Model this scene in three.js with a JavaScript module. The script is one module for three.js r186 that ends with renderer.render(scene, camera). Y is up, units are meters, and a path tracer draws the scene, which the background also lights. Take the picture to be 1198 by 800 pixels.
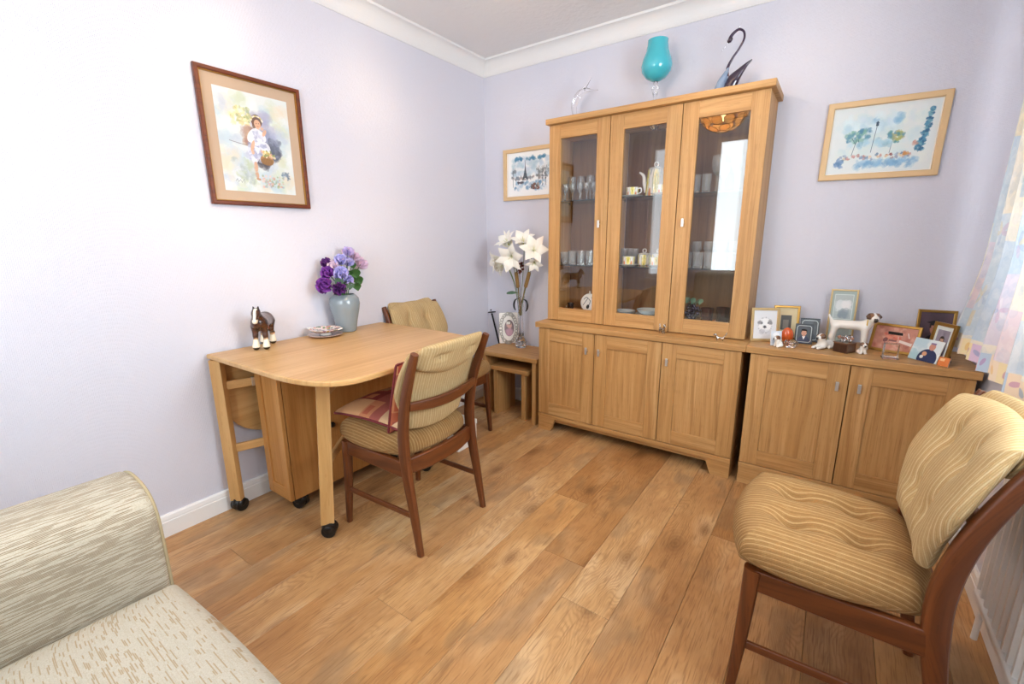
import * as THREE from 'three';
import { RoundedBoxGeometry } from 'three/addons/geometries/RoundedBoxGeometry.js';
import { MarchingCubes } from 'three/addons/objects/MarchingCubes.js';
import { RectAreaLightUniformsLib } from 'three/addons/lights/RectAreaLightUniformsLib.js';
import { mergeGeometries, mergeVertices } from 'three/addons/utils/BufferGeometryUtils.js';

// ------------------------------------------------------------------ camera, sky, light, exposure
const scene = new THREE.Scene();
const renderer = new THREE.WebGLRenderer({ antialias: true });
renderer.toneMapping = THREE.LinearToneMapping;
renderer.toneMappingExposure = 1.14;
renderer.shadowMap.enabled = true;
RectAreaLightUniformsLib.init();

const camera = new THREE.PerspectiveCamera(2 * Math.atan(400 / 527.08) * 180 / Math.PI, 1198 / 800, 0.05, 60);
{
  const yaw = 0.6169, pitch = 0.2227, roll = -0.0072;
  camera.position.set(2.2065, 1.2304, 2.7856);
  camera.rotation.order = 'YXZ';
  camera.rotation.set(-pitch, yaw, roll);
}
// pale overcast sky, seen through the windows only
scene.background = new THREE.Color().setRGB(0.86, 0.93, 1.0);
scene.backgroundIntensity = 3.0;

// the room, in metres: left wall x = 0, back wall z = 0, floor y = 0
const RX = 2.745, RZ = 3.45, RH = 2.45;
const WIN_REAR = { x0: 0.97, x1: 1.56, y0: 0.82, y1: 2.32 };
const WIN_RIGHT = { z0: 0.62, z1: 2.1, y0: 0.98, y1: 2.1 };
// daylight through the window behind the camera
const dayRear = new THREE.RectAreaLight(new THREE.Color().setRGB(0.86, 0.95, 1.0), 7.2, WIN_REAR.x1 - WIN_REAR.x0 - 0.1, WIN_REAR.y1 - WIN_REAR.y0 - 0.1);
dayRear.position.set((WIN_REAR.x0 + WIN_REAR.x1) / 2, (WIN_REAR.y0 + WIN_REAR.y1) / 2, RZ + 0.02);
dayRear.lookAt(dayRear.position.x, dayRear.position.y, 0);
scene.add(dayRear);
// daylight through the window in the right wall
const dayRight = new THREE.RectAreaLight(new THREE.Color().setRGB(0.86, 0.95, 1.0), 9, WIN_RIGHT.z1 - WIN_RIGHT.z0 - 0.1, WIN_RIGHT.y1 - WIN_RIGHT.y0 - 0.1);
dayRight.position.set(RX + 0.03, (WIN_RIGHT.y0 + WIN_RIGHT.y1) / 2, (WIN_RIGHT.z0 + WIN_RIGHT.z1) / 2);
dayRight.lookAt(0, dayRight.position.y, dayRight.position.z);
scene.add(dayRight);
// daylight through the narrow window left of it in the rear wall
const WIN_SIDE = { x0: 0.23, x1: 0.66, y0: 0.75, y1: 2.32 };
const daySide = new THREE.RectAreaLight(new THREE.Color().setRGB(0.86, 0.95, 1.0), 1.6, WIN_SIDE.x1 - WIN_SIDE.x0 - 0.1, WIN_SIDE.y1 - WIN_SIDE.y0 - 0.1);
daySide.position.set((WIN_SIDE.x0 + WIN_SIDE.x1) / 2, (WIN_SIDE.y0 + WIN_SIDE.y1) / 2, RZ + 0.02);
daySide.lookAt(daySide.position.x, daySide.position.y, 0);
scene.add(daySide);

// ------------------------------------------------------------------ helpers
const V = (x, y, z) => new THREE.Vector3(x, y, z);
function rng(seed) { let a = seed >>> 0; return () => { a |= 0; a = a + 0x6D2B79F5 | 0; let t = Math.imul(a ^ a >>> 15, 1 | a); t = t + Math.imul(t ^ t >>> 7, 61 | t) ^ t; return ((t ^ t >>> 14) >>> 0) / 4294967296; }; }
const R = rng(77);
const used = new Map();
function numbered(n) { const k = used.get(n) || 0; used.set(n, k + 1); return k ? n + '_' + String(k).padStart(3, '0') : n; }
function shade(o) { o.traverse(m => { if (m.isMesh) { m.castShadow = true; m.receiveShadow = true; } }); return o; }
function thing(name, label, category, pos = [0, 0, 0], turn = 0, group) {
  const o = new THREE.Group(); o.name = numbered(name); o.position.set(...pos); o.rotation.y = turn;
  o.userData = { label, category }; if (group) o.userData.group = group; scene.add(o); return o;
}
function part(parent, name, geo, mat, pos, rot) {
  const m = new THREE.Mesh(geo, mat); m.name = name; if (pos) m.position.set(...pos); if (rot) m.rotation.set(...rot);
  m.castShadow = m.receiveShadow = true; parent.add(m); return m;
}
function single(name, label, category, geo, mat, pos = [0, 0, 0], turn = 0, group) {
  const m = part(scene, numbered(name), geo, mat, pos); m.rotation.y = turn;
  m.userData = { label, category }; if (group) m.userData.group = group; return m;
}
function struct(name, geo, mat, pos) { const m = part(scene, name, geo, mat, pos); m.userData = { kind: 'structure' }; return m; }
function copyOf(root, pos, turn, label, scale) {
  const c = root.clone(); c.name = numbered(root.name.replace(/_\d{3}$/, '')); c.position.set(...pos); c.rotation.y = turn;
  c.userData = { ...root.userData }; if (label) c.userData.label = label; if (scale) c.scale.setScalar(scale); scene.add(c); return c;
}
// geometry helpers
function flat(g) { const h = g.index ? g.toNonIndexed() : g; for (const k of Object.keys(h.attributes)) if (!['position', 'normal', 'uv'].includes(k)) h.deleteAttribute(k); if (!h.attributes.uv) h.setAttribute('uv', new THREE.BufferAttribute(new Float32Array(h.attributes.position.count * 2), 2)); h.clearGroups(); return h; }
function merge(list) { return list.length === 1 ? list[0] : mergeGeometries(list.map(flat)); }
// uv in metres by dominant face direction; v runs along the grain axis
function uvBox(g0, axis = 'y', fixed) {
  const g = flat(g0), p = g.attributes.position, uv = g.attributes.uv, ou = fixed ? 0 : R() * 3, ov = fixed ? 0 : R() * 3;
  const a = V(0, 0, 0), b = V(0, 0, 0), c = V(0, 0, 0);
  for (let i = 0; i < p.count; i += 3) {
    a.fromBufferAttribute(p, i); b.fromBufferAttribute(p, i + 1); c.fromBufferAttribute(p, i + 2);
    const n = b.clone().sub(a).cross(c.clone().sub(a)); const nx = Math.abs(n.x), ny = Math.abs(n.y), nz = Math.abs(n.z);
    const d = nx >= ny && nx >= nz ? 'x' : ny >= nz ? 'y' : 'z';
    const rest = ['x', 'y', 'z'].filter(k => k !== d); let vk = rest.includes(axis) ? axis : rest[1], uk = rest.find(k => k !== vk);
    for (let j = 0; j < 3; j++) { const q = [a, b, c][j]; uv.setXY(i + j, q[uk] + ou + (d === 'x' ? .13 : 0), q[vk] + ov); }
  }
  return g;
}
function rbox(w, h, d, x = 0, y = 0, z = 0, axis = 'y', r = 0.002, seg = 1) {
  r = Math.min(r, w / 2.01, h / 2.01, d / 2.01);
  const g = r > 0 ? new RoundedBoxGeometry(w, h, d, seg, r) : new THREE.BoxGeometry(w, h, d);
  g.translate(x, y, z); return uvBox(g, axis);
}
// box given by its limits
function lim(x0, x1, y0, y1, z0, z1, axis = 'y', r = 0.002, seg = 1) { return rbox(x1 - x0, y1 - y0, z1 - z0, (x0 + x1) / 2, (y0 + y1) / 2, (z0 + z1) / 2, axis, r, seg); }
function lathe(pts, seg = 32) { return new THREE.LatheGeometry(pts.map(p => new THREE.Vector2(p[0], p[1])), seg); }
function tube(pts, r, seg = 24, rad = 8, closed = false) { return new THREE.TubeGeometry(new THREE.CatmullRomCurve3(pts.map(p => V(...p)), closed), seg, r, rad, closed); }
// swept bar: pts = centres, sec = [half size along side, half size across] per point
function loft(pts, sec, side = V(0, 0, 1), o = {}) {
  const n = o.n || 16, e = o.e || 4.5, sub = o.sub || 6; let P = pts.map(p => V(...p)), S = sec;
  if (P.length > 2 || sub > 1) {
    const cv = new THREE.CatmullRomCurve3(P), m = (P.length - 1) * sub, Q = [], T = [];
    for (let i = 0; i <= m; i++) { const t = i / m; Q.push(cv.getPoint(t)); const f = t * (S.length - 1), k = Math.min(S.length - 2, Math.floor(f)), w = f - k; T.push([S[k][0] * (1 - w) + S[k + 1][0] * w, S[k][1] * (1 - w) + S[k + 1][1] * w]); }
    P = Q; S = T;
  }
  const pos = [], uv = [], idx = []; let len = 0; const ou = R() * 2, ov = R() * 2;
  for (let i = 0; i < P.length; i++) {
    const t = P[Math.min(i + 1, P.length - 1)].clone().sub(P[Math.max(i - 1, 0)]).normalize();
    const b = side.clone().addScaledVector(t, -side.dot(t)).normalize(), c = t.clone().cross(b);
    if (i) len += P[i].distanceTo(P[i - 1]);
    for (let k = 0; k <= n; k++) {
      const a = k / n * Math.PI * 2 + Math.PI / 4, ca = Math.cos(a), sa = Math.sin(a);
      const u = Math.sign(ca) * Math.abs(ca) ** (2 / e) * S[i][0], v = Math.sign(sa) * Math.abs(sa) ** (2 / e) * S[i][1];
      const q = P[i].clone().addScaledVector(b, u).addScaledVector(c, v); pos.push(q.x, q.y, q.z); uv.push(k / n * 4 * (S[i][0] + S[i][1]) + ou, len + ov);
    }
  }
  for (let i = 0; i < P.length - 1; i++) for (let k = 0; k < n; k++) { const a = i * (n + 1) + k, b = a + n + 1; idx.push(a, a + 1, b, a + 1, b + 1, b); }
  for (const [row, flip] of [[0, 1], [P.length - 1, 0]]) {
    const base = pos.length / 3; const cc = P[row]; pos.push(cc.x, cc.y, cc.z); uv.push(ou, ov);
    for (let k = 0; k <= n; k++) { const j = row * (n + 1) + k; pos.push(pos[j * 3], pos[j * 3 + 1], pos[j * 3 + 2]); uv.push(ou + .01 * Math.cos(k), ov + .01 * Math.sin(k)); }
    for (let k = 0; k < n; k++) flip ? idx.push(base, base + 2 + k, base + 1 + k) : idx.push(base, base + 1 + k, base + 2 + k);
  }
  const g = new THREE.BufferGeometry(); g.setAttribute('position', new THREE.Float32BufferAttribute(pos, 3)); g.setAttribute('uv', new THREE.Float32BufferAttribute(uv, 2)); g.setIndex(idx); g.computeVertexNormals(); return flat(g);
}
// stuffed pad: closed surface over a rounded square; local x,z plane, y up
function pillow(o) {
  const { hx, hz, up, dn, a = 0.5, pw = 4, N = 40 } = o, shape = o.shape, dent = o.dent || (() => 0);
  const pos = [], ref = [], uv = [], idx = []; const ou = R(), ov = R();
  for (const sgn of [1, -1]) {
    const base = pos.length / 3;
    for (let i = 0; i <= N; i++) for (let j = 0; j <= N; j++) {
      const s0 = i / N * 2 - 1, t0 = j / N * 2 - 1; const s = Math.sin(s0 * Math.PI / 2), t = Math.sin(t0 * Math.PI / 2);
      let x = s * Math.sqrt(1 - a * t * t / 2), z = t * Math.sqrt(1 - a * s * s / 2);
      const e = Math.max(Math.abs(s), Math.abs(t)); const f = Math.pow(Math.max(0, 1 - Math.pow(e, pw)), 1 / 2.2);
      let y = sgn > 0 ? up * f : -dn * f; { const q0 = shape ? shape(x * hx, y, z * hz, s, t) : [x * hx, y, z * hz]; ref.push(...q0); }
      if (sgn > 0) y -= dent(s, t) * f; else if (o.dentBack) y += o.dentBack(s, t) * f;
      let q = [x * hx, y, z * hz]; if (shape) q = shape(q[0], q[1], q[2], s, t);
      pos.push(...q); uv.push(z * hz + ou, x * hx + ov);
    }
    for (let i = 0; i < N; i++) for (let j = 0; j < N; j++) { const k = base + i * (N + 1) + j; sgn > 0 ? idx.push(k, k + 1, k + N + 1, k + 1, k + N + 2, k + N + 1) : idx.push(k, k + N + 1, k + 1, k + 1, k + N + 1, k + N + 2); }
  }
  const n1 = N + 1, D = (a, b) => Math.hypot(ref[a * 3] - ref[b * 3], ref[a * 3 + 1] - ref[b * 3 + 1], ref[a * 3 + 2] - ref[b * 3 + 2]), h = N / 2;
  for (let sd = 0; sd < 2; sd++) for (let i = 0; i <= N; i++) for (const dir of [1, -1]) { let U = 0, Q = 0; for (let k = 1; k <= h; k++) { const a = sd * n1 * n1 + i * n1 + h + dir * k, b = a - dir; U += D(a, b); uv[a * 2] = ou + dir * U; const c = sd * n1 * n1 + (h + dir * k) * n1 + i; Q += D(c, c - dir * n1); uv[c * 2 + 1] = ov + dir * Q; } uv[(sd * n1 * n1 + i * n1 + h) * 2] = ou; uv[(sd * n1 * n1 + h * n1 + i) * 2 + 1] = ov; }
  const g = new THREE.BufferGeometry(); g.setAttribute('position', new THREE.Float32BufferAttribute(pos, 3)); g.setAttribute('uv', new THREE.Float32BufferAttribute(uv, 2)); g.setIndex(idx); g.computeVertexNormals(); return g;
}
// flat shape cut out of a sheet with thickness; points in x,y; thickness along z
function cut(shape, depth, bevel = 0.001, seg = 1, curve = 10) { return new THREE.ExtrudeGeometry(shape, { depth: Math.max(1e-4, depth - 2 * bevel), bevelEnabled: bevel > 0, bevelThickness: bevel, bevelSize: bevel, bevelOffset: -bevel, bevelSegments: seg, curveSegments: curve }).translate(0, 0, bevel); }
function rectShape(x0, x1, y0, y1, r = 0) { const s = new THREE.Shape(); if (!r) { s.moveTo(x0, y0); s.lineTo(x1, y0); s.lineTo(x1, y1); s.lineTo(x0, y1); s.closePath(); return s; } s.moveTo(x0 + r, y0); s.lineTo(x1 - r, y0); s.absarc(x1 - r, y0 + r, r, -Math.PI / 2, 0); s.lineTo(x1, y1 - r); s.absarc(x1 - r, y1 - r, r, 0, Math.PI / 2); s.lineTo(x0 + r, y1); s.absarc(x0 + r, y1 - r, r, Math.PI / 2, Math.PI); s.lineTo(x0, y0 + r); s.absarc(x0 + r, y0 + r, r, Math.PI, Math.PI * 1.5); return s; }
function ring(x0, x1, y0, y1, w, depth, bevel = 0.003) { const s = rectShape(x0, x1, y0, y1); s.holes.push(rectShape(x0 + w, x1 - w, y0 + w, y1 - w)); return uvBox(cut(s, depth, bevel, 2), 'x'); }
function sheet(w, h, x = 0, y = 0, z = 0) { return new THREE.PlaneGeometry(w, h).translate(x, y, z); }
// a plate whose front carries a picture: front quad with 0..1 uv, thickness behind
function panelFace(w, h, t = 0.002) { const g = new THREE.BoxGeometry(w, h, t); return g; }
// smooth body from tapered bones [ax,ay,az,ra, bx,by,bz,rb]
function blob(bones, cell, k, paint) {
  const lo = [1e9, 1e9, 1e9], hi = [-1e9, -1e9, -1e9];
  for (const b of bones) for (const o of [0, 4]) for (let i = 0; i < 3; i++) { lo[i] = Math.min(lo[i], b[o + i] - b[o + 3] - cell * 3); hi[i] = Math.max(hi[i], b[o + i] + b[o + 3] + cell * 3); }
  const c = lo.map((v, i) => (v + hi[i]) / 2), half = Math.max(...hi.map((v, i) => v - lo[i])) / 2, N = Math.min(110, Math.ceil(half * 2 / cell) + 2);
  const mc = new MarchingCubes(N, new THREE.MeshBasicMaterial(), false, false, 120000); mc.isolation = 0;
  const h = N / 2;
  for (let z = 0; z < N; z++) for (let y = 0; y < N; y++) for (let x = 0; x < N; x++) {
    const px = c[0] + (x - h) / h * half, py = c[1] + (y - h) / h * half, pz = c[2] + (z - h) / h * half; let s = 0;
    for (const b of bones) {
      const dx = b[4] - b[0], dy = b[5] - b[1], dz = b[6] - b[2], L = dx * dx + dy * dy + dz * dz || 1e-9;
      const t = Math.max(0, Math.min(1, ((px - b[0]) * dx + (py - b[1]) * dy + (pz - b[2]) * dz) / L));
      const d = Math.hypot(px - b[0] - dx * t, py - b[1] - dy * t, pz - b[2] - dz * t) - (b[3] + (b[7] - b[3]) * t); s += Math.exp(-Math.min(60, d / k));
    }
    mc.field[N * N * z + N * y + x] = s > 1e-25 ? k * Math.log(s) : -1;
  }
  mc.update();
  let g = new THREE.BufferGeometry(); const cnt = mc.count; const pos = new Float32Array(cnt * 3);
  for (let i = 0; i < cnt; i++) for (let j = 0; j < 3; j++) pos[i * 3 + j] = c[j] + mc.positionArray[i * 3 + j] * half;
  g.setAttribute('position', new THREE.BufferAttribute(pos, 3)); g = mergeVertices(g, 1e-6); g.computeVertexNormals();
  const p = g.attributes.position; let vol = 0; const id = g.index.array; for (let i = 0; i < id.length; i += 3) { const a = V(0, 0, 0).fromBufferAttribute(p, id[i]), b = V(0, 0, 0).fromBufferAttribute(p, id[i + 1]), d = V(0, 0, 0).fromBufferAttribute(p, id[i + 2]); vol += a.dot(b.cross(d)); }
  if (vol < 0) { for (let i = 0; i < id.length; i += 3) { const t = id[i]; id[i] = id[i + 1]; id[i + 1] = t; } g.computeVertexNormals(); }
  if (paint) { const col = new Float32Array(p.count * 3), cc = new THREE.Color(); for (let i = 0; i < p.count; i++) { cc.set(paint(p.getX(i), p.getY(i), p.getZ(i))); col.set([cc.r, cc.g, cc.b], i * 3); } g.setAttribute('color', new THREE.BufferAttribute(col, 3)); }
  return g;
}

// ------------------------------------------------------------------ textures and materials
const perm = (() => { const r = rng(5), a = new Float32Array(65536); for (let i = 0; i < a.length; i++) a[i] = r(); return a; })();
function vn(x, y, px, py, s = 0) { const xi = Math.floor(x), yi = Math.floor(y); let fx = x - xi, fy = y - yi; fx = fx * fx * (3 - 2 * fx); fy = fy * fy * (3 - 2 * fy); const w = (a, b) => perm[((((a % px) + px) % px) * 131 + (((b % py) + py) % py) * 7919 + s * 1013) & 65535]; return (w(xi, yi) * (1 - fx) + w(xi + 1, yi) * fx) * (1 - fy) + (w(xi, yi + 1) * (1 - fx) + w(xi + 1, yi + 1) * fx) * fy; }
function fbm(u, v, px, py, oct, s = 0) { let a = 0, w = .5, t = 0; for (let i = 0; i < oct; i++) { a += w * vn(u * px, v * py, px, py, s + i * 17); t += w; w *= .5; px *= 2; py *= 2; } return a / t; }
const mix = (a, b, t) => a + (b - a) * t, mix3 = (a, b, t) => [mix(a[0], b[0], t), mix(a[1], b[1], t), mix(a[2], b[2], t)], clamp = (x, a = 0, b = 1) => Math.min(b, Math.max(a, x)), sm = (a, b, x) => { const t = clamp((x - a) / (b - a)); return t * t * (3 - 2 * t); };
function dataTex(w, h, mw, mh, fn, srgb = true) {
  const d = new Uint8Array(w * h * 4); for (let y = 0; y < h; y++) for (let x = 0; x < w; x++) { const c = fn(x / w, y / h), k = (y * w + x) * 4; if (typeof c === 'number') d[k] = d[k + 1] = d[k + 2] = clamp(c) * 255; else { d[k] = clamp(c[0], 0, 255); d[k + 1] = clamp(c[1], 0, 255); d[k + 2] = clamp(c[2], 0, 255); } d[k + 3] = 255; }
  const t = new THREE.DataTexture(d, w, h); t.wrapS = t.wrapT = THREE.RepeatWrapping; t.magFilter = THREE.LinearFilter; t.minFilter = THREE.LinearMipmapLinearFilter; t.generateMipmaps = true; t.repeat.set(1 / mw, 1 / mh); if (srgb) t.colorSpace = THREE.SRGBColorSpace; t.needsUpdate = true; return t;
}
function canvasTex(w, h, draw) { const c = document.createElement('canvas'); c.width = w; c.height = h; const x = c.getContext('2d'); draw(x, w, h); const t = new THREE.CanvasTexture(c); t.colorSpace = THREE.SRGBColorSpace; t.magFilter = THREE.LinearFilter; return t; }
function std(o) { return new THREE.MeshStandardMaterial({ roughness: .6, ...o }); }
function phys(o) { return new THREE.MeshPhysicalMaterial({ roughness: .5, ...o }); }

function oakTex(dark, mid, light, s) {
  return dataTex(512, 1024, 0.42, 1.1, (u, v) => {
    const warp = (fbm(u, v, 3, 3, 2, s + 3) - .5) * .08; const a = fbm(u + warp, v, 26, 2, 4, s), b = fbm(u + warp * .5, v, 110, 4, 2, s + 40);
    const wide = fbm(u, v, 7, 2, 2, s + 60); let c = mix3(mid, light, sm(.3, .8, a * .6 + wide * .4)); c = mix3(c, dark, sm(.5, .2, a) * .3);
    c = mix3(c, dark, sm(.5, .9, b) * .42); const pore = vn(u * 256, v * 26, 256, 26, s + 9); if (pore > .84) c = mix3(c, dark, .3);
    return c;
  });
}
const T = {};
T.oak = oakTex([146, 101, 54], [186, 140, 84], [201, 158, 104], 1);
T.tableOak = oakTex([178, 132, 76], [201, 156, 98], [212, 171, 117], 2);
T.teak = oakTex([66, 31, 11], [97, 49, 19], [118, 64, 28], 3);
function floorTex(s, tint) {
  return dataTex(512, 1536, 0.36, 2.3, (u, v) => {
    const w1 = (fbm(u, v, 2, 3, 3, s) - .5), w2 = (fbm(u, v, 6, 14, 3, s + 5) - .5);
    const g = u * 9 + w1 * 6.5 + w2 * 1.6; const ringv = Math.pow(.5 + .5 * Math.sin(g * 24), 2), mask = sm(.42, .62, fbm(u, v, 3, 5, 2, s + 50)), fine = fbm(u + w2 * .02, v, 130, 40, 2, s + 8), broad = fbm(u + w2 * .1, v, 4, 9, 3, s + 21), gre = fbm(u + .3, v, 4, 12, 3, s + 33), mott = fbm(u, v, 24, 60, 3, s + 70);
    let c = [198, 155, 104]; c = mix3(c, [209, 173, 128], sm(.5, .72, broad)); c = mix3(c, [172, 127, 82], sm(.5, .28, broad) * .5);
    c = mix3(c, [152, 110, 70], ringv * (.1 + .24 * mask)); c = mix3(c, [136, 97, 60], sm(.52, .85, fine) * .5); c = mix3(c, [142, 118, 92], sm(.56, .76, gre) * .4); c = mix3(c, [214, 178, 134], sm(.55, .75, mott) * .15); c = mix3(c, [160, 118, 76], sm(.45, .25, mott) * .15);
    for (const [ku, kv, kr] of [[.23 + s * .017, .31, .035], [.7, .77 - s * .01, .028], [.52, .12 + s * .03, .022]]) { const du = (u - (ku % 1)) * .36, dv = (v - kv) * 2.3 * .55, d = Math.hypot(du, dv) / kr; if (d < 2.4) { c = mix3(c, [112, 76, 44], Math.exp(-d * d * 1.1) * .62 * (.7 + .6 * w2)); c = mix3(c, [128, 84, 46], (.5 + .5 * Math.sin(d * 17)) * Math.exp(-d * 1.1) * .4); } }
    return [c[0] * tint, c[1] * tint, c[2] * tint];
  });
}
T.floor = [floorTex(1, 1.0), floorTex(2, 1.0), floorTex(4, 1.0)];
T.paper = dataTex(256, 256, 0.11, 0.11, (u, v) => { const gx = Math.abs(Math.sin(u * Math.PI * 22)), gy = Math.abs(Math.sin(v * Math.PI * 22)); return clamp(.5 * gx * gy + .35 * (fbm(u, v, 16, 16, 2, 3) > .5 ? 1 : 0) * gx + .25 * vn(u * 64, v * 64, 64, 64, 8)); }, false);
T.stipple = dataTex(256, 256, 0.5, 0.5, (u, v) => fbm(u, v, 24, 24, 3, 71), false);
// ribbed gold and cream upholstery: ribs run along v
const ribs = (s) => dataTex(512, 512, 0.15, 0.3, (u, v) => {
  const w = .0025 * (fbm(u, v, 6, 6, 2, s) - .5); const k = Math.floor((u + w) * 36), f = (u + w) * 36 - k; const tone = perm[(k * 77 + 13 + s * 7) & 65535];
  const rib = .5 + .5 * Math.cos((f - .5) * Math.PI * 2); const weave = vn(u * 256, v * 200, 256, 200, s + 3), slub = vn(u * 36, v * 30, 36, 30, s + 6);
  let c = mix3([142, 104, 58], [154, 116, 68], tone); if (k % 3 === 0) c = mix3([165, 129, 80], [182, 148, 99], tone); c = mix3(c, [114, 82, 44], (1 - rib) * .3); c = mix3(c, [190, 158, 106], sm(.5, .9, slub) * .35 * rib); return mix3(c, [120, 86, 46], sm(.6, .95, weave) * .35);
});
T.ribs = ribs(1);
T.ribBump = dataTex(512, 256, 0.15, 0.15, (u, v) => .7 * (.5 + .5 * Math.cos(u * 36 * Math.PI * 2 + Math.PI)) + .3 * vn(u * 200, v * 128, 200, 128, 4), false);
T.backRibs = (() => { const t = dataTex(512, 512, 0.15, 0.3, (u, v) => { const k = Math.floor(u * 36), f = u * 36 - k; const tone = perm[(k * 91 + 7) & 65535]; const rib = .5 + .5 * Math.cos((f - .5) * Math.PI * 2); const weave = vn(u * 256, v * 200, 256, 200, 23), slub = vn(u * 36, v * 24, 36, 24, 26); let c = mix3([184, 156, 110], [194, 168, 121], tone); if (k % 3 === 0) c = mix3([200, 177, 134], [213, 194, 154], tone); c = mix3(c, [150, 116, 68], (1 - rib) * .35); c = mix3(c, [226, 204, 158], sm(.5, .9, slub) * .3 * rib); return mix3(c, [150, 116, 68], sm(.6, .95, weave) * .3); }); return t; })();
// cream sofa weave with short tan dashes along v
T.sofa = dataTex(1024, 1024, 0.30, 0.30, (u, v) => {
  const col = Math.floor(u * 120), cell = vn(col * 3, v * 16 + perm[(col * 29) & 65535] * 16, 4096, 16, 4), fine = vn(u * 300, v * 300, 300, 300, 7), patch = fbm(u, v, 5, 4, 2, 9);
  let c = mix3([174, 168, 152], [194, 189, 174], fine); const d = sm(.66 - patch * .2, .74 - patch * .2, cell) * sm(.48, .25, Math.abs(u * 120 - col - .5)) * (perm[(col * 53 + 11) & 65535] > .5 ? 1 : .15); return mix3(c, [150, 122, 84], d * .6);
});
T.sofaArm = dataTex(1024, 1024, 0.30, 0.30, (u, v) => {
  const row = Math.floor(v * 120), cell = vn(row * .77, u * 9 + perm[row & 255] * 5, 4096, 9, 14), fine = vn(u * 300, v * 300, 300, 300, 7), f = v * 120 - row;
  let c = mix3([178, 171, 152], [200, 194, 177], fine); const d = sm(.35, .6, cell) * sm(.36, .12, Math.abs(f - .5)); return mix3(c, [112, 90, 64], d * .8);
});
T.weave = dataTex(256, 256, 0.06, 0.06, (u, v) => .5 + .25 * Math.sin(u * Math.PI * 80) * Math.sin(v * Math.PI * 80) + .3 * (vn(u * 60, v * 60, 60, 60, 6) - .5), false);

const M = {};
M.wall = std({ color: '#d9d9e4', roughness: .85, bumpMap: T.paper, bumpScale: .001 });
M.ceiling = std({ color: '#e6e4e4', roughness: .95, bumpMap: T.stipple, bumpScale: .002 });
M.white = std({ color: '#efeeec', roughness: .45 });
M.trim = std({ color: '#eae9e8', roughness: .4 });
M.oak = std({ map: T.oak, roughness: .48 });
M.oakDark = std({ map: T.oak, color: '#d8c9b8', roughness: .6 });
M.table = std({ map: T.tableOak, roughness: .36 });
M.teak = phys({ map: T.teak, roughness: .38, clearcoat: .25, clearcoatRoughness: .35 });
M.floor = []; const tones = ['#ffffff', '#f4ece4', '#e2d2c0', '#fdf4e4', '#d3bfac'];
for (const t of T.floor) for (const c of tones) M.floor.push(std({ map: t, color: c, roughness: .42, bumpMap: t, bumpScale: .0003 }));
M.seat = phys({ map: T.ribs, bumpMap: T.ribBump, bumpScale: .0008, roughness: .95, sheen: .15, sheenColor: new THREE.Color('#c9a468'), sheenRoughness: .6 });
M.backPad = phys({ map: T.backRibs, bumpMap: T.ribBump, bumpScale: .0008, roughness: .95, sheen: .15, sheenColor: new THREE.Color('#dcc18c'), sheenRoughness: .6 });
M.sofa = std({ map: T.sofa, bumpMap: T.weave, bumpScale: .0008, roughness: .95 });
M.sofaArm = std({ map: T.sofaArm, bumpMap: T.weave, bumpScale: .0008, roughness: .95 });
M.piping = std({ color: '#a89a7a', roughness: .9 });
M.black = std({ color: '#141414', roughness: .35 });
M.blackMetal = std({ color: '#17171a', roughness: .4, metalness: .5 });
M.steel = std({ color: '#c9c9c9', roughness: .3, metalness: 1 });
M.chrome = std({ color: '#d8d4cc', roughness: .15, metalness: 1 });
M.pane = phys({ color: '#ffffff', transmission: 1, thickness: 0, roughness: .01, ior: 1.45 });
M.glass = phys({ color: '#ffffff', transmission: 1, thickness: .01, roughness: .02, ior: 1.5 });
M.shelf = phys({ color: '#dff0ea', transmission: 1, thickness: .006, roughness: .01, ior: 1.5, attenuationColor: new THREE.Color('#9fd0bd'), attenuationDistance: .12 });
M.cutGlass = phys({ color: '#f7fbfb', transmission: .9, thickness: .01, roughness: .02, ior: 1.5 });
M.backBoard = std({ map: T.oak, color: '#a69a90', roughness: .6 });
M.doorGlass = phys({ color: '#ffffff', transmission: 1, thickness: 0, roughness: .005, ior: 1.85 });
M.bronze = std({ color: '#3a2a1c', roughness: .5, metalness: .4 });
M.gold = std({ color: '#a9803f', roughness: .3, metalness: .85 });
M.paleGold = std({ color: '#cdb17e', roughness: .3, metalness: .6 });
M.pine = std({ color: '#dcbb8c', roughness: .45, bumpMap: T.stipple, bumpScale: .0004 });
M.mahogany = std({ map: T.teak, color: '#ffd9ae', roughness: .4 });
M.card = std({ color: '#f2f0ea', roughness: .8 });
M.china = phys({ color: '#f3f1ec', roughness: .15, clearcoat: .6, clearcoatRoughness: .08 });
M.painted = phys({ vertexColors: true, roughness: .25, clearcoat: .5, clearcoatRoughness: .15 });
M.leaf = phys({ color: '#3f6b35', roughness: .6, side: THREE.DoubleSide });
M.leafDark = phys({ color: '#5b7a63', roughness: .65, side: THREE.DoubleSide });

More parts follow.
